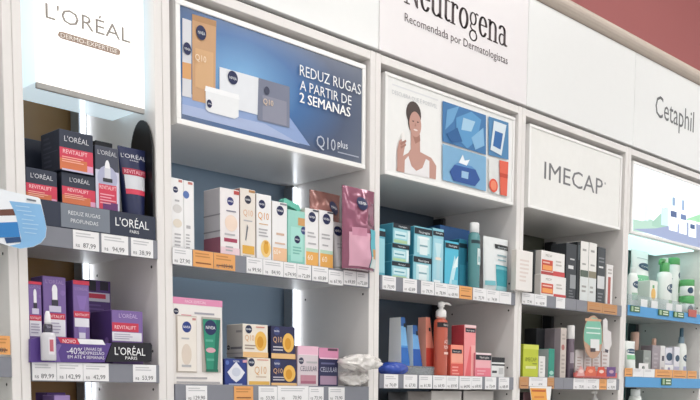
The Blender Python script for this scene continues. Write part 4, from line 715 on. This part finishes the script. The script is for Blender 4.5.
for nm, pts, c, c2 in (('pink_tab', [(576, 376), (578, 369), (580, 366), (582.5, 369), (584, 376)], '#e3a8a4', '#f0cdc8'), ('orange_tab', [(583.5, 375.5), (586, 366.5), (594, 366.5), (595.5, 376)], '#dd6a4c', '#f0a184'), ('red_tab', [(596, 376), (597.5, 367), (603.5, 367), (605, 376.5)], '#d8533c', '#f5d9cf'), ('purple_tab', [(606, 376.5), (606.3, 367), (615, 367), (614.5, 376.5)], '#6d4a86', '#c9a4b6')):
    MB().prism(sp_(pts), -.0035, -.0022, c).build(nm, t)
    cx_ = sum(p[0] for p in pts)/len(pts); cy_ = sum(p[1] for p in pts)/len(pts); q_ = P(cx_, cy_, -.008)
    MB().add([(q_.x-o2.x+.016*math.cos(j*math.pi/6), -.0038, q_.z-o2.z+.006*math.sin(j*math.pi/6)) for j in range(12)], [list(range(12))], c2).build('tab_picture', t)
t = thing('round_leaflet', 'oval green and beige shelf leaflet with a product picture on a stick', 'leaflet', (P(592, 360, -.012).x, -.012, 1.562)); o3 = t.location
def rl(pts): return [(P(x, y, -.012).x-o3.x, P(x, y, -.012).z-o3.z) for x, y in pts]
MB().prism(rl([(593+9.6*math.cos(math.pi*j/14), 337+21.5*math.sin(math.pi*j/14)) for j in range(28)]), -.0005, .0005, '#c39a80').build('leaflet_card', t)
def ql(pts, c, k): MB().add([(x, -.0005-.0003*k, z) for x, z in rl(pts)], [list(range(len(pts)))], c).build('printed_shape', t)
ql([(584, 341), (583.7, 333), (585, 325), (588, 320), (592, 317.5), (597, 318.5), (600.5, 323), (601.5, 330), (601.5, 344), (590, 346)], '#7fc0a8', 1)
ql([(585, 321), (601, 321.5), (601, 319.5), (585, 318)], '#d8a988', 2); ql([(586, 327), (600, 328), (600, 329.3), (586, 328.3)], '#dff0e8', 3); ql([(586, 332), (600, 333), (600, 334.3), (586, 333.3)], '#dff0e8', 3)
ql([(590, 339), (599, 339.5), (599, 351), (590, 350.5)], '#e9e9e9', 4); ql([(590, 348), (595, 348.3), (595, 352), (590, 351.7)], '#4b3f44', 5)
MB().prism(rl([(602.5, 320), (605, 318), (607, 321), (607, 330), (610.5, 332), (611, 345), (607, 352), (604, 351), (602.5, 340)]), -.0025, -.0012, '#e2dedd').build('product_cutout', t)
MB().prism(rl([(604.5, 349), (607.5, 350), (607, 353), (604.5, 352)]), -.0036, -.0026, '#3c3844').build('cutout_base', t)
for x_ in (592.3, 601.6): MB().prism(rl([(x_-.5, 357 if x_ < 600 else 351), (x_+.5, 357 if x_ < 600 else 351), (x_+.5, 373), (x_-.5, 373)]), .0006, .0016, '#a58a80').build('stick', t)
tags([(519.5, 528.5, 'b', None, 'brown price tag at the left end under the lime green box'), (547.3, 554, 'b', None, 'brown price tag under the teal-fronted box'), (554.4, 563.5, 'g', None, 'grey price tag under the tall beige box'), (563.8, 573, 'g', None, 'grey price tag under the mauve bottle'), (573.3, 586, 'w', '75,90', 'white price tag left of another, under the pink stand'), (586.2, 599, 'w', '72,90', 'white price tag under the round leaflet'), (599.3, 606.5, 'o', None, 'orange price tag under the red picture tab'), (607, 616, 'w', '70,90', 'white price tag under the purple picture tab')], 1.556, 1.5195)
tags([(529, 547, 'w', '69,90', 'white price tag propped over the brown rail left of the teal box', .0, -.0)], 1.5555, 1.527, -.0055)
t = thing('hanging_tag', 'orange and white promotion tag hanging below the shelf edge', 'price tag', (P(540, 395, -.0065).x, -.0065, P(540, 412, -.0065).z)); o4 = t.location
def ht_(pts): return [(P(x, y, -.0065).x-o4.x, P(x, y, -.0065).z-o4.z) for x, y in pts]
MB().prism(ht_([(529.5, 386.5), (551.5, 386.5), (549, 412), (533, 412)]), -.0004, .0004, '#f1efec').build('tag_card', t)
mb = MB(); mb.add([(x, -.0007, z) for x, z in ht_([(530, 388), (546, 388.5), (547.5, 412), (533.2, 412)])], [[0, 1, 2, 3]], '#f0ab4c'); mb.add([(x, -.001, z) for x, z in ht_([(531.5, 389.5), (545.5, 390), (545.5, 392), (531.8, 391.6)])], [[0, 1, 2, 3]], '#c9632e'); mb.add([(x, -.001, z) for x, z in ht_([(534, 396), (544, 396), (544, 398), (534, 398)])], [[0, 1, 2, 3]], '#e08a3c'); mb.build('orange_print', t)
carton('supplement_box', 'dark reddish box top under the brown price tag', 523.5, 531, 392, 420, .02, .04, '#7d5a5e', [('l', .2, .6, .8, .9, 3, '#9a777a')], base=1.2655, side='#2c2426')
o, r_, h_ = bottle('pump_bottle', 'white pump bottle rising from the shelf below the pink stand', 594.5, 13, 390.5, 1.2655, .06, 1.0, [('bottle_body', [(.95, 0), (1, .02), (1, .7), (.8, .78), (.4, .82)], mat('#eceae8', .3)), ('pump_collar', [(.5, .82), (.5, .88), (.3, .9), (.2, .95)], mat('#eceae8', .35)), ('pump_head', [(.3, .95), (.36, .96), (.36, .99), (.25, 1)], mat('#eceae8', .35))])
MB().tube([(r_*.3, 0, .975*h_), (-r_*.6, 0, .98*h_), (-r_*1.1, 0, .965*h_)], [r_*.2, r_*.16, r_*.12], mat('#eceae8', .35)).build('pump_spout', o)

# ---- far-right cabinet: light blue shelf fronts, gentle skin care
Z5 = 1.8195; BLS = mat('#4f9fd8', .3); WG = mat('#eef3ef', .32); GRN = mat('#5fae6a', .35); LOGO = '#33506a'
x5a, x5b = 1.982, 2.579
tags([(630.3, 640, 'G', None, 'dark green tag at the left on the upper blue strip', .0, .012), (658.3, 669, 'G', None, 'dark green tag in the middle of the upper blue strip', .0, .012), (673.5, 684, 'G', None, 'dark green tag at the right on the upper blue strip', .0, .012), (688.5, 696.5, 'R', None, 'red tag standing at the right on the upper blue strip', .016, .022)], 1.823, 1.789, -.0085)
tags([(661.5, 671.5, 'G', None, 'dark green tag on the lower blue strip', 0, .01)], 1.566, 1.529, -.0085)
tags([(624.6, 632.3, 'o', None, 'orange tag at the left above the lower blue strip'), (633, 643.5, 'w', None, 'white tag left of another above the lower blue strip'), (643.8, 654.5, 'w', None, 'white tag right of another above the lower blue strip'), (655, 672, 'o', None, 'pale orange tag in the middle above the lower blue strip'), (672.5, 686.5, 'o', None, 'orange tag right of the pale orange one above the lower blue strip'), (687.5, 696.5, 'o', None, 'orange tag at the right end above the lower blue strip')], 1.5985, 1.568, -.0045)
ol = [('d', .5, .62, .3, .085, LOGO), ('t', 'Cetaphil', .5, .605, .4, .03, '#ffffff')]
squeeze_tube('lotion_tube', 'large white tube with an oval navy logo, crimped end up', 639.2, 17, 250.5, Z5+.01, .1, WG, mat('#e9efe9', .3), [('r', .05, .18, .95, .5, '#7cbf95'), ('r', .1, .3, .9, .34, '#d6ebdc'), ('d', .62, .68, .32, .075, LOGO), ('t', 'Cetaphil', .62, .665, .44, .03, '#ffffff'), ('r', .3, .83, .8, .845, '#b7c2c2')], capf=.14)
bottle('lotion_bottle', 'short white bottle at the left before the large tube', 632.5, 13.5, 267.5, Z5, .04, 1.0, [('bottle_body', [(.92, 0), (1, .02), (1, .74), (.8, .84), (.5, .87)], WG), ('cap', [(.52, .87), (.55, .88), (.55, .98), (.45, 1)], mat('#dfe7e3', .3))], [('d', .55, .58, .32, .09, LOGO), ('t', 'Cetaphil', .55, .56, .42, .04, '#ffffff'), ('r', .2, .2, .8, .38, '#a9cbb5')], sy=.7)
o, r_, h_ = bottle('lotion_bottle', 'big white bottle with a green cap at the back right', 673.5, 16, 258, Z5, .085, 1.0, [('bottle_body', [(.92, 0), (1, .02), (1, .78), (.95, .86), (.9, .88)], WG), ('cap', [(.92, .88), (.96, .89), (.96, .97), (.85, 1)], GRN)], [('d', .72, .7, .25, .06, LOGO), ('t', 'Cetaphil', .72, .69, .34, .02, '#ffffff'), ('r', .5, .4, .9, .55, '#9cc7a6')], sy=.7)
o, r_, h_ = bottle('pump_bottle', 'white pump bottle with a green dispenser in front of the big bottle', 664.5, 20, 258, Z5, .06, 1.0, [('bottle_body', [(.93, 0), (1, .02), (1, .64), (.9, .72), (.45, .76)], WG), ('pump_collar', [(.5, .74), (.62, .75), (.62, .9), (.5, .91), (.3, .92)], GRN), ('pump_head', [(.3, .91), (.42, .92), (.42, .99), (.34, 1)], mat('#d9efe0', .3))], [('d', .62, .45, .3, .085, LOGO), ('t', 'Cetaphil', .62, .43, .4, .035, '#ffffff'), ('r', .4, .1, .85, .24, '#a8cf9c'), ('r', .58, .62, .78, .64, '#6f8a93')], sy=.7)
MB().tube([(r_*.2, 0, .95*h_), (-r_*.7, 0, .95*h_), (-r_*1.3, -r_*.2, .93*h_), (-r_*1.4, -r_*.2, .86*h_)], [r_*.26, r_*.22, r_*.18, r_*.16], GRN).build('pump_spout', o)
carton('soap_box', 'pale box with a yellow fruit picture between the bottles', 650, 657.5, 280, 304, .02, .05, '#eef2ea', [('e', .45, .55, .3, .2, '#edc06c'), ('r', .3, .75, .55, .85, '#6fae7a'), ('d', .85, .2, .14, LOGO), ('l', .1, .05, .7, .25, 2, '#bcc8bf')], base=Z5, side='#d4dcd2')
def creamjar(lb, cx, wp, yt, base, Y, yb):
    return bottle('cream_jar', lb, cx, wp, yt, base, Y, 1.0, [('jar_body', [(.94, 0), (1, .05), (1, .58), (.96, .6)], WG), ('lid', [(.97, .6), (1, .62), (1, .95), (.94, 1)], GRN)], [('d', .32, .32, .14, .2, LOGO), ('r', .52, .2, .8, .48, '#cdd6cc')], cat='jar')
zj = P(686, 296.3, .04).z
creamjar('white jar with a green lid, lower of two', 686, 15, 296.3, Z5, .04, None)
creamjar('white jar with a green lid, upper of two', 686.5, 14.5, 280, zj+.0006, .04, None)
t = thing('acrylic_divider', 'low clear acrylic front guard on the upper blue shelf', 'guard', ((x5a+x5b)/2, .006, Z5)); 
MB().box(-.295, .25, -.001, .001, 0, .045, mat('#e6eef0', .06, trans=.92, noise=0), .0005).build('guard_sheet', t)
for x in (-.2, -.12, .0, .08): MB().box(x, x+.05, -.0022, -.0012, .004, .034, mat('#e9ebea', .4), .0003).build('paper_slip', t)
# lower shelf
Z5b = 1.5625
bottle('foundation_bottle', 'pinkish bottle standing behind the green-banded tube', 634.5, 8.5, 332, Z5b, .1, 1.0, [('bottle_body', [(.95, 0), (1, .02), (1, .6), (.96, .62)], mat('#c9a08c', .3)), ('cap', [(.98, .62), (1, .63), (1, .97), (.9, 1)], mat('#d9b4a2', .35))], [('d', .7, .86, .14, .04, '#3a4048')])
squeeze_tube('lotion_tube', 'small white tube with a green band on the lower shelf', 629.3, 9.8, 341, Z5b, .03, WG, mat('#e9efe9', .3), [('d', .5, .68, .38, .08, LOGO), ('t', 'Cetaphil', .5, .665, .5, .035, '#ffffff'), ('r', .12, .42, .88, .56, '#8ac79a')], capf=.14)
carton('skin_care_box', 'low grey box right of the small white tube', 643.5, 651, 350, 370, .03, .04, '#9aa09c', [('l', .2, .3, .8, .8, 3, '#b5bab6')], base=Z5b, side='#7c827f')
bottle('serum_bottle', 'little peach capped bottle behind the mauve box', 653.5, 5.5, 338.5, Z5b, .08, 1.0, [('bottle_body', [(.95, 0), (1, .02), (1, .7), (.8, .74)], mat('#b59a90', .3)), ('cap', [(.8, .74), (.85, .75), (.85, .98), (.7, 1)], mat('#d8b09c', .35))])
carton('skin_care_box', 'mauve grey box in the middle of the lower shelf', 652.3, 660, 345, 370, .03, .05, '#a39aa0', [('l', .2, .3, .8, .8, 4, '#b9b0b6')], base=Z5b, side='#8c8389')
carton('skin_care_box', 'slim white box beside the mauve grey one', 660.4, 665, 345.5, 370, .028, .05, '#e6e4e4', [('r', .3, .55, .8, .7, '#5a5560'), ('l', .2, .1, .8, .4, 2, '#c2bcc2')], base=Z5b, side='#b9b3b9')
carton('skin_care_box', 'white and lavender box with an oval navy logo', 665.4, 674, 347.5, 370, .03, .05, '#e4e4ec', [('r', 0, 0, 1, .5, '#a3a3c0'), ('e', .45, .72, .36, .13, LOGO)], base=Z5b, side='#c2c2d0')
carton('skin_care_box', 'white box tucked left of the spray bottle', 674.3, 679.5, 346.5, 370, .02, .03, '#e9e9ef', [('e', .6, .65, .4, .1, LOGO), ('r', 0, 0, 1, .4, '#b9bcd6')], base=Z5b, side='#c9c9d3')
bottle('spray_bottle', 'white spray bottle with a dark teal nozzle', 681.3, 13.5, 328, Z5b, .045, 1.0, [('bottle_body', [(.93, 0), (1, .02), (1, .58), (.86, .68), (.45, .71)], WG), ('spray_collar', [(.5, .7), (.55, .71), (.52, .82), (.4, .83)], mat('#7f98a6', .3)), ('spray_nozzle', [(.36, .82), (.38, .83), (.36, .99), (.3, 1)], mat('#3f5f70', .35))], [('d', .62, .42, .3, .07, LOGO), ('t', 'Cetaphil', .62, .405, .42, .028, '#ffffff'), ('r', .35, .06, .9, .26, '#b3badc')], sy=.75)
for x_, lb_ in ((643.5, 'white arched card left of the other on the lower shelf edge'), (669, 'white arched card right of the other on the lower shelf edge')):
    a_ = P(x_, 368, -.006); t = thing('arched_card', lb_, 'card', (a_.x, -.0058, 1.5985))
    MB().prism([(-.035, 0), (-.012, 0), (-.01, .008), (0, .011), (.01, .008), (.012, 0), (.035, 0), (.035, .02), (-.035, .02)], -.0005, .0005, '#f1f0ef').build('card', t)
bottle('lotion_bottle', 'white bottle top below the lower blue strip', 635, 13, 389, 1.2655, .03, 1.0, [('bottle_body', [(.92, 0), (1, .02), (1, .84), (.85, .9)], WG), ('cap', [(.7, .9), (.72, .91), (.72, .99), (.65, 1)], mat('#e9efee', .3))], [('d', .6, .78, .3, .06, LOGO)])
